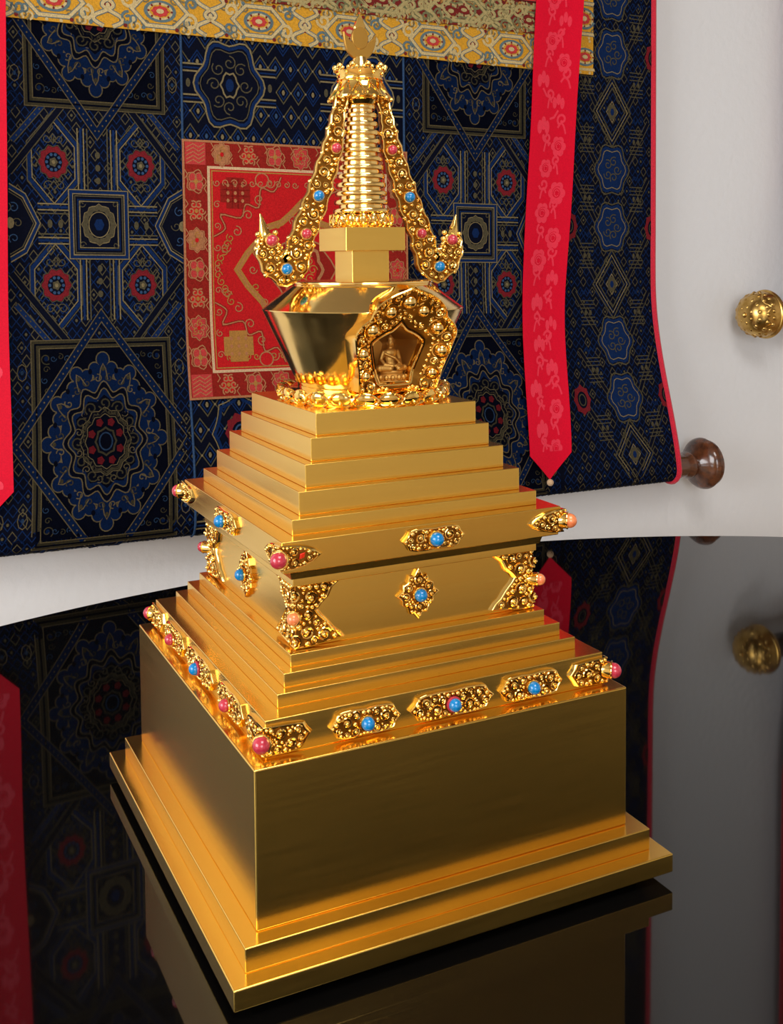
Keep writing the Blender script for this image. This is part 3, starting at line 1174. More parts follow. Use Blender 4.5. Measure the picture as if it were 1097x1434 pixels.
def star(e, x, z):
    if not (e.clip[2] - .3 < z < e.clip[3] + .3):
        return
    S1, S2 = .114, .166
    D1, D2 = .150, .214
    sq = [(x - S1, z - S2), (x + S1, z - S2), (x + S1, z + S2), (x - S1, z + S2)]
    dm = [(x, z - D2), (x + D1, z), (x, z + D2), (x - D1, z)]
    e.fill(sq, NAVY, 1.5)
    # blue cloud-edged medallion
    lobes = []
    for i in range(12):
        a = 2 * PI * i / 12
        k = 1.0 if i % 3 == 0 else .95
        lobes.append((a, .078 * k, .112 * k, .0165))
        for da, rr in ((-.17, .0095), (.17, .0095), (0, .0105)):
            kk = 1.16 if da == 0 else 1.04
            lobes.append((a + da, .083 * k * kk, .119 * k * kk, rr))
    for g, mi, ly in ((.0020, GLD, 2), (0, BLUE, 3)):
        e.ell(x, z, .076 + g, .106 + g, mi, ly, 40)
        for a, ra, rb, rr in lobes:
            e.ell(x + ra * math.cos(a), z + rb * math.sin(a), rr + g, rr * 1.15 + g, mi, ly, 14)
    for i in range(12):
        a = 2 * PI * (i + .5) / 12
        e.ell(x + .087 * math.cos(a), z + .122 * math.sin(a), .0035, .0050, NAVY, 4, 10)
    for i in range(48):
        a = 2 * PI * (i + .5) / 48
        e.ell(x + .0995 * math.cos(a), z + .143 * math.sin(a), .0016, .0020, OLV, 1, 6)
    for i in range(24):
        a = 2 * PI * (i + .5) / 24
        e.curl(x + .076 * math.cos(a), z + .107 * math.sin(a), .0075, a, .0018, OLV if i % 3 else GLD, 5, 1.0, 1 if i % 2 else -1)
    for i in range(12):
        a = 2 * PI * i / 12
        e.stroke([(x + r_ * .072 * math.cos(a + d_), z + r_ * .102 * math.sin(a + d_)) for r_, d_ in ((1.02, -.10), (1.20, -.05), (1.28, 0), (1.20, .05), (1.02, .10))], .0018, GLD, 5)
        e.ell(x + .086 * math.cos(a), z + .122 * math.sin(a), .0030, .0040, OLV, 5, 8)
    e.ell(x, z, .065, .092, NAVY, 4, 64, 12, .08)
    e.ell(x, z, .058, .082, BLUE, 5, 64, 12, .08)
    for k in (.75, .66):
        e.ring(x, z, .088 * k, .124 * k, .0020, GLD, 6, 96, 12, .09)
    e.ell(x, z, .053, .073, NAVY, 6, 48, 12, .07)
    for i in range(12):
        a = 2 * PI * i / 12
        e.curl(x + .047 * math.cos(a), z + .064 * math.sin(a), .0115, a + 2, .0024, OLV, 7, 1.2, 1 if i % 2 else -1)
        e.curl(x + .047 * math.cos(a + .26), z + .064 * math.sin(a + .26), .007, a, .0014, GLD, 6, 1.1, -1 if i % 2 else 1)
    e.ring(x, z, .038, .050, .0050, OLV, 6, 48, 12, .05)
    e.ring(x, z, .0415, .0545, .0014, GLD, 7, 48, 12, .05)
    e.ring(x, z, .0335, .0440, .0014, GLD, 7, 48, 12, .05)
    for i in range(8):
        a = 2 * PI * (i + .5) / 8
        e.ell(x + .0255 * math.cos(a), z + .0340 * math.sin(a), .0060, .0068, RED, 8, 10, 5, .12)
    e.ring(x, z, .0165, .0215, .0030, OLV, 8, 24, 8, .08)
    e.ring(x, z, .0110, .0145, .0022, SKY, 8, 16)
    e.ell(x, z, .0068, .0100, NAVY, 9, 10)
    # interlaced square and diamond
    e.band(None, None, .015, OLV, GLD, 5, None, True, sq)
    e.stroke(sq, .0030, NAVY, 7, True)
    e.band(None, None, .014, BLUE, GLD, 7, GLD, True, dm)
    for sx in (1, -1):
        for s2 in (1, -1):
            px, pz = x + sx * .096, z + s2 * .142
            e.curl(px, pz, .010, sx, .0018, OLV, 4, 1.1, sx * s2)
            e.ell(px, pz, .0035, .0045, BLUE, 4, 8)
            for k in range(3):
                e.curl(px - sx * .012 * (k + 1), pz + s2 * .003 * (k % 2), .0055, k * 2.0, .0014, OLV if k % 2 else SKY, 4, 1.1, sx)
                e.curl(px + sx * .003 * (k % 2), pz - s2 * .018 * (k + 1), .0060, k * 2.4, .0014, SKY if k % 2 else OLV, 4, 1.1, -sx)
            # little blossoms in the outer corners
            qx, qz = x + sx * .136, z + s2 * .120
            e.ring(qx, qz, .008, .014, .0016, GLD, 2, 8)
            e.ell(qx, qz, .003, .004, SKY, 2, 6)
            e.ring(x + sx * .142, z + s2 * .165, .011, .015, .0018, BLUE, 2, 8)


def column_strip(e, xc, z0):
    """narrow outer strip: alternating lozenges and cartouches"""
    for i in range(9):
        z = z0 + i * .124
        if i % 3 == 0:
            for k, w, c in ((1, .0030, OLV), (.84, .0020, GLD), (.68, .0024, OLV), (.3, .0020, GLD)):
                e.stroke([(xc, z + .075 * k), (xc + .050 * k, z), (xc, z - .075 * k), (xc - .050 * k, z)], w, c, 3, True)
            e.ell(xc, z, .012, .017, OLV, 4, 12)
            e.ell(xc, z, .005, .008, BLUE, 5, 8)
        else:
            e.ell(xc, z, .040, .050, BLUE, 2, 32, 6, .10)
            e.ring(xc, z, .043, .054, .0028, OLV, 3, 32, 6, .10)
            e.ring(xc, z, .034, .042, .0018, GLD, 3, 32, 6, .10)
            for a in range(5):
                e.curl(xc + .014 * math.cos(a * 1.26), z + .018 * math.sin(a * 1.26), .011, a, .0022, OLV, 4, 1.2, 1 if a % 2 else -1)
        zz = z + .062
        for sg in (1, -1):
            for d in (.010, .018, .026):
                e.stroke([(xc + sg * .048, zz + d), (xc + sg * .085, zz + d)], .002, OLV, 3)
                e.stroke([(xc + sg * .048, zz - d), (xc + sg * .085, zz - d)], .002, OLV, 3)
            e.ell(xc + sg * .060, zz, .0035, .006, OLV, 3, 8)
            e.ell(xc + sg * .072, zz, .0035, .006, OLV, 3, 8)
            e.band((xc + sg * .040, zz - .055), (xc + sg * .100, zz + .045), .010, NAVY, OLV, 2)
            if i % 3 == 1:
                e.ell(xc + sg * .112, z, .020, .030, RED, 3, 24, 8, .1)
                e.ell(xc + sg * .112, z, .012, .018, NAVY, 4, 16)
                e.ring(xc + sg * .112, z, .008, .012, .002, OLV, 5, 12)
            for k in range(3):
                e.stroke([(xc + sg * .055 + k * .010 * sg, zz + .040), (xc + sg * (.060 + k * .010), zz + .050), (xc + sg * (.065 + k * .010), zz + .040)], .002, BLUE, 3)


def lattice_strip(e, x0, x1, z0, z1, px=.030, pz=.044):
    """diamond trellis"""
    nx = int((x1 - x0) / px)
    nz = int((z1 - z0) / pz)
    big = px > .02
    for i in range(nx + 1):
        for j in range(nz + 1):
            x, z = x0 + i * px + (j % 2) * px / 2, z0 + j * pz
            e.stroke([(x - px * .48, z), (x, z + pz * .46), (x + px * .48, z), (x, z - pz * .46)], .0022 if big else .0016,
                     (OLV if (i + j) % 3 else BLUE) if big else (BLUE if (i + j) % 3 else OLV), 1, True)
            if big:
                e.stroke([(x - px * .30, z), (x, z + pz * .30), (x + px * .30, z), (x, z - pz * .30)], .0024, BLUE, 1, True)
                e.ell(x, z, .0030, .0052, GLD if (i * 7 + j) % 2 else SKY, 1, 6)
                e.ell(x + px / 2, z, .0020, .0022, GLD, 2, 6)
            elif (i * 5 + j * 3) % 4 == 0:
                e.ell(x, z, .0024, .0030, OLV, 1, 6)


thangka = empty('thangka', (TXC, WY, 0.0))
tag(thangka, 'large hanging scroll of navy and gold brocade with red ribbons behind the stupa', 'scroll painting')


def tp(mb, name, mats, **kw):
    o = mb.build(name, mats, None, **kw)
    o.parent = thangka
    o.matrix_parent_inverse = Matrix.Translation((-TXC, -WY, 0))
    return o


BL = [C_navy, C_blue, C_sky, C_gold, C_olive, C_red]
CX0, CX1 = -.372, 1.190
ZB = DZ - DR * 2.6
SX = (.116, .566, .886)
BZ = .587
for (a, b), kind in (((CX0, SX[0]), 'side'), ((SX[0], SX[1]), 'mid'), ((SX[1], SX[2]), 'right'), ((SX[2], CX1), 'outer')):
    e = Emb(cloth_surf, (a, b, ZB, ZTOP))
    e.base(a, b, ZB, ZTOP, max(8, int((b - a) / .02)), 110, 0)
    e.clip = (a + .002, b - .002, ZB + .03, 1.14)
    if kind in ('side', 'right', 'outer'):
        lattice_strip(e, a - .01, b + .01, ZB + .02, 1.12, .0155, .022)
    if kind == 'side':
        for cx in (-.037 - TW, -.037):
            e.clip = (max(a + .002, cx - TW / 2), min(b - .002, cx + TW / 2), ZB + .03, 1.14)
            for k in (0, 1):
                tile(e, cx, BZ + k * TH_)
            tile(e, cx, BZ - TH_)
    elif kind == 'right':
        for k in (-1, 0, 1):
            tile(e, .730, BZ + k * TH_)
    elif kind == 'mid':
        lattice_strip(e, a, b, ZB + .02, 1.1)
        for cx in (.206, .476):
            for cz in (.845, .40, .03, 1.18):
                for k in (-1, 1):
                    e.fill([(cx + k * .050, cz + .034), (cx + k * .090, cz + .034), (cx + k * .090, cz - .034), (cx + k * .050, cz - .034)], NAVY, 3)
                    for d, c in ((.034, GLD), (.027, BLUE), (.021, GLD), (-.034, GLD), (-.027, BLUE), (-.021, GLD)):
                        e.stroke([(cx + k * .050, cz + d), (cx + k * .090, cz + d)], .003, c, 4)
                    e.ell(cx + k * .062, cz, .0042, .0080, OLV, 4, 10)
                    e.ell(cx + k * .078, cz, .0042, .0080, OLV, 4, 10)
                e.ell(cx, cz, .062, .078, NAVY, 3, 40, 6, .10)
                for k, w, c in ((1, .003, GLD), (.92, .006, BLUE), (.82, .002, OLV)):
                    e.ring(cx, cz, .062 * k, .078 * k, w, c, 5, 40, 6, .10)
                for q_ in range(8):
                    a_ = q_ * PI / 4
                    e.curl(cx + .030 * math.cos(a_), cz + .040 * math.sin(a_), .013, a_, .0022, OLV, 5, 1.2, 1 if q_ % 2 else -1)
                e.ring(cx, cz, .016, .022, .003, GLD, 6, 16, 6, .12)
                e.ell(cx, cz, .008, .012, BLUE, 6, 10)
            for cz in (.62, .215, 1.01):
                e.ell(cx, cz, .028, .034, RED, 4, 40, 10, .08)
                e.ell(cx, cz, .017, .020, NAVY, 5, 16)
                e.ring(cx, cz, .011, .014, .003, SKY, 6, 16)
                e.ell(cx, cz, .006, .008, OLV, 6, 8)
                e.ring(cx, cz, .045, .060, .005, BLUE, 3, 24, 8, .08)
                e.ring(cx, cz, .050, .066, .002, GLD, 4, 24, 8, .08)
    else:
        column_strip(e, 1.075, .11)
    tp(e, 'navy_brocade', BL, smooth=35, fix=False)

# seam cords between the strips of brocade
for x in SX[:2]:
    q = MB()
    q.tube([cloth_surf(x, .02 + (ZTOP - .02) * i / 90, .0012) for i in range(91)], .0022, 6)
    tp(q, 'seam_cord', C_sky)
# red piping on both edges, following the roll
for x in (CX0, CX1):
    q = MB()
    q.tube([cloth_surf(x + (.0 if x > 0 else 0), ZB + (ZTOP - ZB) * (i / 110) ** 1.25, .0005) for i in range(111)], [.0062] * 111, 8)
    tp(q, 'edge_piping', C_pipe)


def dowel_basis():
    return Matrix(((0, 0, 1), (0, 1, 0), (-1, 0, 0)))


def dz_at(x):
    return -.020 * (x - TXC) * .6


# dowel and turned wooden end knobs
q = MB()
q.lathe([(.022, CX0 - .02), (.022, CX1 + .05)], 24, (0, DY, DZ + dz_at(TXC)), Matrix.Rotation(math.radians(.69), 3, 'Y') @ dowel_basis())
tp(q, 'lower_dowel', M_darkwood)
for sg, x0 in ((1, CX1 + .041), (-1, CX0 - .041)):
    q = MB()
    prof = [(.018, -.045), (.0265, -.040), (.0275, .0), (.0255, .022), (.0262, .026), (.0305, .034), (.0300, .044), (.0250, .052), (.0235, .055), (.030, .060),
            (.0420, .066), (.0520, .071), (.0575, .078), (.0585, .084), (.0550, .0875), (.0515, .0885), (.0500, .0915), (.0530, .0945), (.0525, .0990), (.046, .1030), (.030, .1050), (.004, .1055)]
    B = Matrix(((0, 0, sg), (0, 1, 0), (-sg, 0, 0)))
    q.lathe([(r, z) for r, z in prof], 40, (x0, DY, DZ + dz_at(x0) + .002), B)
    o = tp(q, 'end_knob', M_wood)

# red brocade door panel


def over(lift):
    return lambda x, z, off: cloth_surf(x, z, off + lift)


e = Emb(over(.0045), (-9, 9, -9, 9))
PX0, PX1, PZ0, PZ1 = .114, .570, .2775, .743
MAR, PNL, PNK, COP, OCH, PGD, CREAM = range(7)
e.base(PX0, PX1, PZ0, PZ1, 22, 24, MAR, .002)
bw = .048
e.clip = (PX0, PX1, PZ0, PZ1)
rc = lambda d: [(PX0 + d, PZ0 + d), (PX1 - d, PZ0 + d), (PX1 - d, PZ1 - d), (PX0 + d, PZ1 - d)]
for i in range(6):
    for j in range(6):
        xa, xb = PX0 + bw + (PX1 - PX0 - 2 * bw) * i / 6, PX0 + bw + (PX1 - PX0 - 2 * bw) * (i + 1) / 6
        za, zb = PZ0 + bw + (PZ1 - PZ0 - 2 * bw) * j / 6, PZ0 + bw + (PZ1 - PZ0 - 2 * bw) * (j + 1) / 6
        e.fill([(xa, za), (xb, za), (xb, zb), (xa, zb)], PNL, 1)
e.stroke(rc(.0015), .004, COP, 2, True)
e.stroke(rc(bw), .0050, CREAM, 2, True)
e.stroke(rc(bw + .006), .0022, OCH, 2, True)
for sx in (0, 1):
    for sz in (0, 1):
        x, z = (PX0 + bw / 2, PX1 - bw / 2)[sx], (PZ0 + bw / 2, PZ1 - bw / 2)[sz]
        e.fill([(x - .019, z - .020), (x + .019, z - .020), (x + .019, z + .020), (x - .019, z + .020)], PNK, 2)
        for k in range(-2, 3):
            e.stroke([(x - .017, z + k * .007 - .004), (x - .004, z + k * .007 + .003), (x + .006, z + k * .007 - .003), (x + .017, z + k * .007 + .004)], .0016, COP, 3)
rnd = random.Random(3)


def motif(e, x, z, k, r=.017):
    if k % 3 == 0:
        e.ell(x, z, r * .9, r * 1.1, PNK if k % 2 else COP, 2, 32, 8, .12)
        e.ring(x, z, r, r * 1.2, .0018, COP, 3, 32, 8, .12)
        for a in range(5):
            e.curl(x + r * .45 * math.cos(a * 1.26), z + r * .5 * math.sin(a * 1.26), r * .4, a * 1.3, .0018, OCH if a % 2 else COP, 4, 1.2)
        e.ell(x, z, r * .22, r * .26, PNL, 5, 8)
    elif k % 3 == 1:
        e.ell(x, z, r * .75, r * .9, PNL, 2, 24, 6, .15)
        for a in range(6):
            e.curl(x + r * .6 * math.cos(a * 1.05), z + r * .75 * math.sin(a * 1.05), r * .42, a * 1.05, .0026, COP, 3, 1.15, 1 if a % 2 else -1)
        e.ell(x, z, r * .2, r * .25, OCH, 4, 8)
    else:
        for a in range(4):
            e.ell(x + r * .5 * math.cos(a * PI / 2 + .8), z + r * .6 * math.sin(a * PI / 2 + .8), r * .42, r * .5, PNK, 2, 12)
            e.ring(x + r * .5 * math.cos(a * PI / 2 + .8), z + r * .6 * math.sin(a * PI / 2 + .8), r * .42, r * .5, .0016, COP, 3, 12)
        e.ring(x, z, r * 1.0, r * 1.15, .0020, COP, 3, 24, 5, .14)
        e.ell(x, z, r * .25, r * .3, OCH, 4, 8)
    e.stroke([(x - r * 1.2, z + r * 1.2), (x - r * .9, z + r * .7), (x - r * 1.2, z + r * .3)], .0018, COP, 3)
    e.stroke([(x + r * 1.2, z - r * 1.2), (x + r * .9, z - r * .7), (x + r * 1.2, z - r * .3)], .0018, COP, 3)


for i in range(7):
    x = PX0 + bw + (PX1 - PX0 - 2 * bw) * (i + .5) / 7
    z = PZ0 + bw + (PZ1 - PZ0 - 2 * bw) * (i + .5) / 7
    motif(e, x, PZ1 - bw / 2, i)
    motif(e, x, PZ0 + bw / 2, i + 1)
    motif(e, PX0 + bw / 2, z, i + 2)
    motif(e, PX1 - bw / 2, z, i)
mx, mz = (PX0 + PX1) / 2, (PZ0 + PZ1) / 2
og = []
for sx, sz in ((1, 1), (-1, 1), (-1, -1), (1, -1)):
    seg = [(.128, 0), (.108, .030), (.080, .060), (.070, .078), (.040, .088), (.020, .105), (0, .125)]
    if sx * sz < 0:
        seg = seg[::-1]
    og += [(mx + sx * x, mz + sz * z) for x, z in seg[:-1]]
e.stroke(og, .012, OCH, 2, True)
e.stroke(og, .0022, COP, 3, True)
e.fill([(mx + (x - mx) * .55, mz + (z - mz) * .62) for x, z in og], MAR, 2)
e.stroke([(mx + (x - mx) * .55, mz + (z - mz) * .62) for x, z in og], .003, COP, 3, True)
e.ring(mx, mz, .040, .046, .006, COP, 4, 32, 8, .08)
e.ell(mx, mz, .030, .034, PNL, 4, 24)
for a in range(8):
    e.curl(mx + .022 * math.cos(a * PI / 4), mz + .024 * math.sin(a * PI / 4), .010, a, .002, OCH, 5, 1.2)
for sx in (1, -1):
    for sz in (1, -1):
        x, z = mx + sx * .130, mz + sz * .140
        c = OCH if sz < 0 else MAR
        for i in range(-2, 3):
            for j in range(-2, 3):
                if abs(i) + abs(j) < 4:
                    e.fill([(x + i * .011 - .0062, z + j * .011 - .0062), (x + i * .011 + .0062, z + j * .011 - .0062), (x + i * .011 + .0062, z + j * .011 + .0062), (x + i * .011 - .0062, z + j * .011 + .0062)], c, 3)
        for i in (-1, 0, 1):
            for j in (-1, 0, 1):
                e.ell(x + i * .014, z + j * .014, .0030, .0036, COP, 4, 8)
        # cloud scrolls along the inner border
        line = [(mx + sx * .172, mz + sz * .060), (mx + sx * .150, mz + sz * .075), (mx + sx * .158, mz + sz * .100), (mx + sx * .120, mz + sz * .095),
                (mx + sx * .110, mz + sz * .120), (mx + sx * .085, mz + sz * .115), (mx + sx * .080, mz + sz * .150), (mx + sx * .055, mz + sz * .145), (mx + sx * .040, mz + sz * .172)]
        sp = [tuple(p) for p in smooth_path([Vector(p) for p in line], 4)]
        e.stroke(sp, .0055, MAR, 2)
        e.stroke(sp, .0022, COP, 3)
        for i in range(5):
            e.curl(mx + sx * (.150 - .022 * i), mz + sz * (.040 + .030 * i), .010, i * 1.7, .0020, COP, 4, 1.2, sx)
            e.curl(mx + sx * (.165 - .006 * i), mz + sz * (.010 + .012 * i), .008, i * 2.1, .0018, OCH, 4, 1.2, -sx)
        e.ell(mx + sx * .078, mz + sz * .165, .012, .012, PNL, 4, 12)
        e.ring(mx + sx * .078, mz + sz * .165, .013, .013, .0024, COP, 5, 16)
C_brick = cloth('brick_red_silk', (0.27, 0.013, 0.008), sheen=0.0, spec=0.1)
for sx in (1, -1):
    for i in range(9):
        a = (i + .5) / 9 * PI - PI / 2
        e.curl(mx + sx * .098 * math.cos(a), mz + .095 * math.sin(a), .0085, a * 3, .0020, OCH if i % 2 else COP, 4, 1.2, sx)
        e.curl(mx + sx * .165, mz - .155 + i * .039, .0070, i * 1.9, .0018, COP, 4, 1.2, -sx)
        e.curl(mx + sx * (.012 + i * .017), mz + .158, .0065, i * 1.3, .0018, COP, 4, 1.2, sx)
        e.curl(mx + sx * (.012 + i * .017), mz - .160, .0065, i * 1.3, .0018, OCH, 4, 1.2, sx)
tp(e, 'red_panel', [C_brick, C_panel, C_pink, C_copper, C_ochre, C_gold, C_beige], smooth=35, fix=False)

# yellow brocade border, olive border, picture
YB0, YB1, YZ0, YZ1 = -.336, 1.020, .928, 1.70
YEL, CRM, TEA, PK, BRN, CRM2, GRN = range(7)
M_OL = cloth('olive_gold_thread', (0.40, 0.31, 0.12), rough=0.5)
YM2 = [C_yel, M_OL, cloth('moss_thread', (0.16, 0.15, 0.06)), C_red, C_maroon, C_ochre, C_green]
YM = [C_yel, C_cream, C_teal, C_pink, C_maroon, C_gold, C_green]


def brocade(e, x0, x1, z0, z1, ground, seed):
    r_ = random.Random(seed)
    P = .092
    n = int((x1 - x0) / P) + 1
    nz = max(1, round((z1 - z0) / P))
    hz = (z1 - z0) / nz
    for j in range(nz):
        for i in range(n):
            x, z = x0 + (i + .5) * P, z0 + (j + .5) * hz
            k = (i + j) % 2
            s = hz / .115
            if k == 0:
                hexa = [(x + .050 * math.cos(a), z + .048 * s * math.sin(a)) for a in [PI / 3 * t for t in range(6)]]
                e.stroke(hexa, .0085, TEA, 2, True)
                e.stroke(hexa, .0055, CRM, 3, True)
                e.ring(x, z, .026, .026 * s, .006, TEA, 2, 20)
                e.ring(x, z, .021, .021 * s, .0038, CRM, 3, 20)
                e.ell(x, z, .015, .015 * s, PK if ground == 0 else BRN, 3, 20, 8, .12)
                e.ell(x, z, .007, .007 * s, CRM, 4, 10)
                for t in range(8):
                    e.ell(x + .021 * math.cos(t * PI / 4), z + .021 * s * math.sin(t * PI / 4), .0022, .0022, BRN, 4, 6)
            else:
                for sg in (1, -1):
                    line = [(x + sg * (.008 + .018 * math.sin(t * 1.1)), z - hz * .48 + hz * .96 * t / 8) for t in range(9)]
                    line = [tuple(p) for p in smooth_path([Vector(p) for p in line], 3)]
                    e.stroke(line, .0085, TEA, 2)
                    e.stroke(line, .0055, CRM, 3)
                    e.curl(x + sg * .038, z + hz * .20 * sg, .014, r_.uniform(0, 6), .0055, CRM, 3, 1.2, sg)
                    e.curl(x - sg * .034, z + hz * .24 * sg, .012, r_.uniform(0, 6), .0045, TEA, 3, 1.2, -sg)
                    e.ell(x + sg * .044, z - hz * .25, .007, .008, TEA, 2, 10)
                    e.ell(x + sg * .044, z - hz * .25, .004, .005, CRM, 3, 8)
                e.ell(x, z, .008, .012, BRN, 2, 12)
                e.ell(x, z, .004, .006, CRM, 3, 8)
            for sg in (1, -1):
                for s2 in (1, -1):
                    e.curl(x + sg * .050, z + s2 * hz * .40, .011, r_.uniform(0, 6), .0034, CRM if sg > 0 else CRM2, 2, 1.2, sg)
                    e.ell(x + sg * .030, z + s2 * hz * .42, .0036, .0036, BRN if sg > 0 else TEA, 3, 8)
                    e.ell(x + sg * .012, z + s2 * hz * .46, .0030, .0030, CRM, 3, 8)
                    e.curl(x + sg * .026, z + s2 * hz * .30, .008, r_.uniform(0, 6), .0030, CRM2, 2, 1.1, -sg)


e = Emb(over(.0060), (-9, 9, -9, 9))
e.base(YB0, YB1, YZ0, YZ1, 60, 30, YEL, .003)
for cl_, sd in (((YB0, YB1, YZ0, 1.000), 1), ((YB0, YB0 + .07, 1.0, YZ1), 2), ((YB1 - .07, YB1, 1.0, YZ1), 3), ((YB0, YB1, YZ1 - .07, YZ1), 4)):
    e.clip = cl_
    brocade(e, *cl_, 0, sd)
tp(e, 'yellow_brocade_border', YM, smooth=35, fix=False)
e = Emb(over(.0090), (-9, 9, -9, 9))
e.base(YB0 + .07, YB1 - .07, 1.000, YZ1 - .07, 50, 26, BRN, .003)
for cl_, sd in (((YB0 + .07, YB1 - .07, 1.0, 1.062), 6), ((YB0 + .07, YB0 + .13, 1.062, 1.57), 7), ((YB1 - .13, YB1 - .07, 1.062, 1.57), 8), ((YB0 + .07, YB1 - .07, 1.57, 1.63), 9)):
    e.clip = cl_
    brocade(e, *cl_, 1, sd)
    brocade(e, cl_[0] - .03, cl_[1], cl_[2] - .01, cl_[3], 1, sd + 10)
o = tp(e, 'maroon_brocade_border', YM2, smooth=35, fix=False)
# the painted picture: generic hills, lotus pond and sun
e = Emb(over(.0120), (YB0 + .13, YB1 - .13, 1.064, 1.57))
PXa, PXb = YB0 + .13, YB1 - .13
e.base(PXa, PXb, 1.064, 1.57, 40, 20, 0, .002)
for i in range(10):
    x = PXa + .05 + i * .11
    e.ell(x, 1.10, .075, .075, 1 if i % 3 != 1 else 2, 1 + i % 2, 24)
    e.ring(x, 1.10, .060, .058, .003, 3, 3, 24)
    e.ell(x + .055, 1.085, .026, .030, 2 if i % 2 else 3, 4, 20, 6, .15)
for i in range(5):
    e.ell(PXa + .12 + i * .22, 1.26, .13, .12, 1 if i % 2 else 4, 1, 24)
e.ell(TXC, 1.44, .07, .07, 3, 2, 30)
e.stroke([(PXa + .004, 1.068), (PXb - .004, 1.068), (PXb - .004, 1.566), (PXa + .004, 1.566)], .008, 5, 6, True)
tp(e, 'painted_picture', [C_sky, C_green, C_panel, C_yel, C_teal, C_pink], smooth=35, fix=False)
# top rod
q = MB()
q.lathe([(.016, CX0 - .03), (.016, CX1 + .03)], 20, (0, .962, ZTOP), dowel_basis())
tp(q, 'top_rod', M_darkwood)


# ribbons hanging in front
def ribbon_surf(xt, xb, ztip):
    """xt, xb: centre at z=1.06 and at the tip; width .118 -> .115"""
    def f(u, z, off):
        k = (1.06 - z) / (1.06 - ztip)
        xc = xt + (xb - xt) * k
        u = u * (1 - .13 * max(0, min(1, k)))
        base = cloth_surf(xc + u, max(z, .066), 0)
        y = base.y - .019
        w = .0022 * math.sin(u * 46 + 1.1) + .0015 * math.sin(z * 15 + u * 20)
        return Vector((xc + u, y + w - off, z - .020 * (xc - TXC)))
    return f


def ribbon(xt, xb, ztip, zside, seed, mirror=1):
    hw = .0585
    f = ribbon_surf(xt, xb, ztip)
    e = Emb(f, (-hw + .001, hw - .001, zside + .005, 1.72))
    n, nz = 10, 90
    for off in (0, -.0018):
        rows = []
        for j in range(nz + 1):
            row = []
            for i in range(n + 1):
                u = -hw + 2 * hw * i / n
                zb = zside - (zside - ztip) * (1 - abs(u) / hw)
                row.append(f(u, zb + (1.74 - zb) * j / nz, off))
            rows.append(row)
        e.rings(rows, cu=False)
    for i_, zz in ((0, None), (n, None)):
        u = -hw + 2 * hw * i_ / n
        zb = zside
        e.rings([[f(u, zb + (1.74 - zb) * j / nz, off) for j in range(nz + 1)] for off in (0, -.0018)], cu=False)
    e.rings([[f(-hw + 2 * hw * i / n, zside - (zside - ztip) * (1 - abs(-hw + 2 * hw * i / n) / hw), off) for i in range(n + 1)] for off in (0, -.0018)], cu=False)
    r_ = random.Random(seed)
    z = zside + .01
    side = 1
    while z < 1.3:
        u = side * r_.uniform(.012, .032)
        s = r_.uniform(.85, 1.15)
        kind = r_.random()
        if kind < .5:       # blossom
            for a in range(6):
                e.ell(u + .012 * s * math.cos(a * 1.05), z + .014 * s * math.sin(a * 1.05), .0085 * s, .0095 * s, 1, 1, 12)
            e.ring(u, z, .0075 * s, .0085 * s, .0018, 0, 2, 12)
            e.curl(u, z, .014 * s, 1, .0012, 0, 2, 1)
        else:               # leafy spray
            for a in range(3):
                e.ell(u - .010 + a * .010, z + .008 * (a % 2), .0060 * s, .0130 * s, 1, 1, 12, 0, 0, a * .6)
            e.stroke([(u, z - .015), (u - side * .010, z - .030), (u - side * .022, z - .034)], .0050, 1, 1)
        e.curl(-u * .9, z + .018, .012 * s, r_.uniform(0, 6), .0050, 1, 1, 1.1, side)
        e.stroke([tuple(p) for p in smooth_path([Vector((-u * .5, z)), Vector((-u * .8, z + .010)), Vector((-u * 1.1, z + .004)), Vector((-u * 1.3, z - .012))], 4)], .0044, 1, 1)
        z += r_.uniform(.038, .052)
        side = -side
    tp(e, 'ribbon', [C_rib, C_ribl], smooth=40, fix=False)
    q = MB()
    c = f(0, ztip - .006, .001)
    q.sphere(c, .0072, 12, 8)
    tp(q, 'ribbon_bead', C_beige)


ribbon(.924, .861, .082, .134, 4)
ribbon(-.242, -.2545, .092, .144, 9)

# ------------------------------------------------------------------ neighbouring scroll with brass end cap
scroll = empty('scroll', (2.0, WY, 0.0))
tag(scroll, 'crimson hanging scroll at the right edge whose rod ends in an embossed brass cap', 'scroll painting')
RX, RY, RZ = 1.462, .930, .389


def sp_(mb, name, mats, **kw):
    o = mb.build(name, mats, None, **kw)
    o.parent = scroll
    o.matrix_parent_inverse = Matrix.Translation((-2.0, -WY, 0))
    return o


B = Matrix(((0, 0, -1), (0, 1, 0), (1, 0, 0)))
q = MB()
q.lathe([(.0275, -.16), (.0275, -.040)], 24, (RX, RY, RZ), B)
q.lathe([(.0275, -1.15), (.0275, -.16)], 24, (RX, RY, RZ), B)
sp_(q, 'rod', M_darkwood)
q = MB()
q.lathe([(.020, -.046), (.050, -.046), (.0560, -.044), (.0575, -.040), (.0560, -.0355), (.0535, -.034), (.0530, -.024), (.0505, -.010), (.0455, .003), (.0380, .013), (.0270, .0205), (.0150, .0245), (.002, .0256)], 40, (RX, RY, RZ), B)
for lat, n, r in ((.030, 16, .0042), (-.012, 18, .0046), (-.026, 20, .0040), (.0, 0, 0)):
    pass


def dome(th, a):      # th: 0 = pole .. 1 = rim
    ang = th * PI / 2
    return Vector((RX, RY, RZ)) + B @ Vector((.0530 * math.sin(ang) * math.cos(a), .0530 * math.sin(ang) * math.sin(a), -.026 + .0515 * math.cos(ang)))


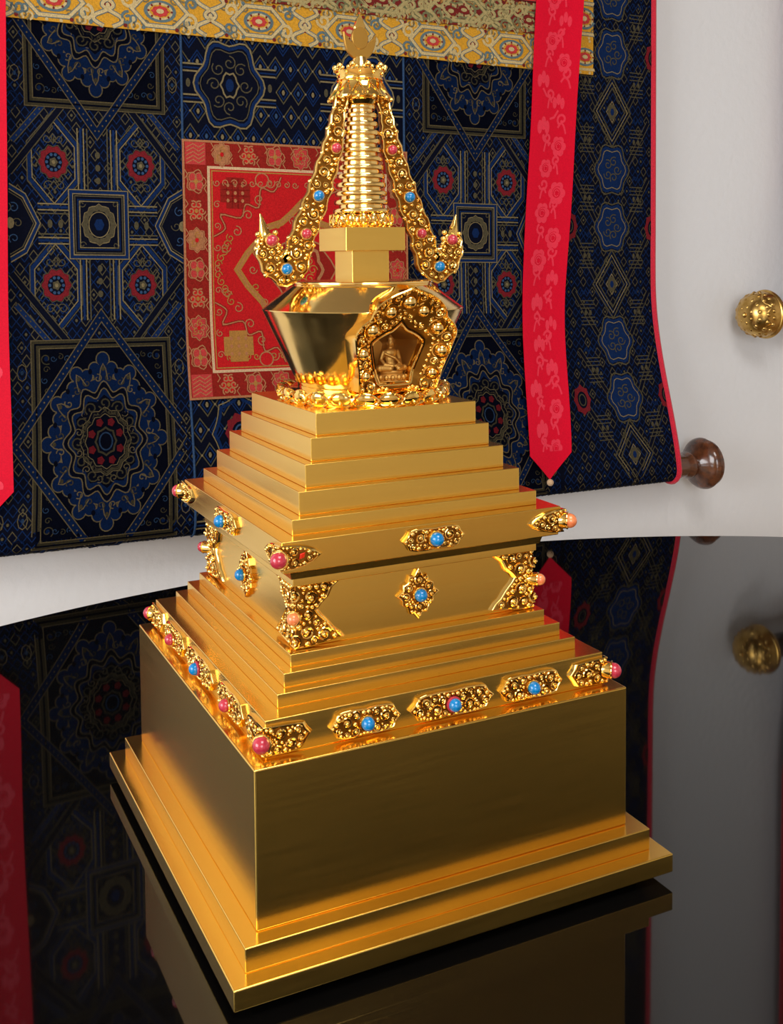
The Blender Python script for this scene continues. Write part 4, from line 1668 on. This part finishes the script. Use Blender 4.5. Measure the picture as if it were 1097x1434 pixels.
for th, n, r in ((.24, 7, .0042), (.48, 12, .0050), (.70, 16, .0046), (.88, 20, .0036)):
    for i in range(n):
        a = 2 * PI * (i + th * 3) / n
        p_ = dome(th, a)
        q.sphere(p_ + (Vector((RX + .01, RY, RZ)) - p_).normalized() * r * .8, r * 1.5, 10, 7)
for i in range(8):
    a0 = 2 * PI * i / 8
    q.tube([dome(.36 + .20 * math.sin(j / 11 * PI), a0 + .52 * (j / 11 - .5) * 1.6) for j in range(12)], .0016, 5)
    q.tube([dome(.80 - .16 * math.sin(j / 11 * PI), a0 + .52 * (j / 11 - .5) * 1.4) for j in range(12)], .0016, 5)
q.tube([dome(.34, 2 * PI * j / 30) for j in range(30)], .0016, 5, closed=True)
q.tube([dome(.60, 2 * PI * j / 36) for j in range(36)], .0013, 5, closed=True)
q.sphere(dome(0, 0), .0068, 12, 8)
sp_(q, 'brass_cap', M_brass)


def scloth(x, z, off):
    R_ = .033
    if z >= RZ:
        y = .965 - (.965 - (RY - R_)) * sstep((.75 - z) / (.75 - RZ))
        return Vector((x, y - off + .002 * math.sin(x * 14), z))
    a = (RZ - z) / R_
    return Vector((x, RY - (R_ + off) * math.cos(a), RZ - (R_ + off) * math.sin(a)))


e = Emb(scloth, (1.620, 2.55, RZ - .09, 1.75))
e.base(1.620, 2.55, RZ - .09, 1.75, 30, 70, 0, .004)
for i in range(11):
    for j in range(16):
        x, z = 1.61 + i * .092, .40 + j * .088
        if (i + j) % 2:
            e.ring(x, z, .026, .030, .005, 1, 1, 24, 6, .12)
            e.ell(x, z, .012, .014, 2, 1, 12, 5, .15)
        else:
            for a in range(4):
                e.curl(x + .018 * math.cos(a * 1.57), z + .022 * math.sin(a * 1.57), .014, a, .0035, 1, 1, 1.2)
sp_(e, 'crimson_brocade', [C_maroon, C_copper, C_pink], smooth=35, fix=False)
q = MB()
q.tube([scloth(1.620, RZ - .085 + (1.75 - RZ + .085) * (i / 90) ** 1.25, .0005) for i in range(91)], .0055, 8)
sp_(q, 'edge_piping', C_pipe)
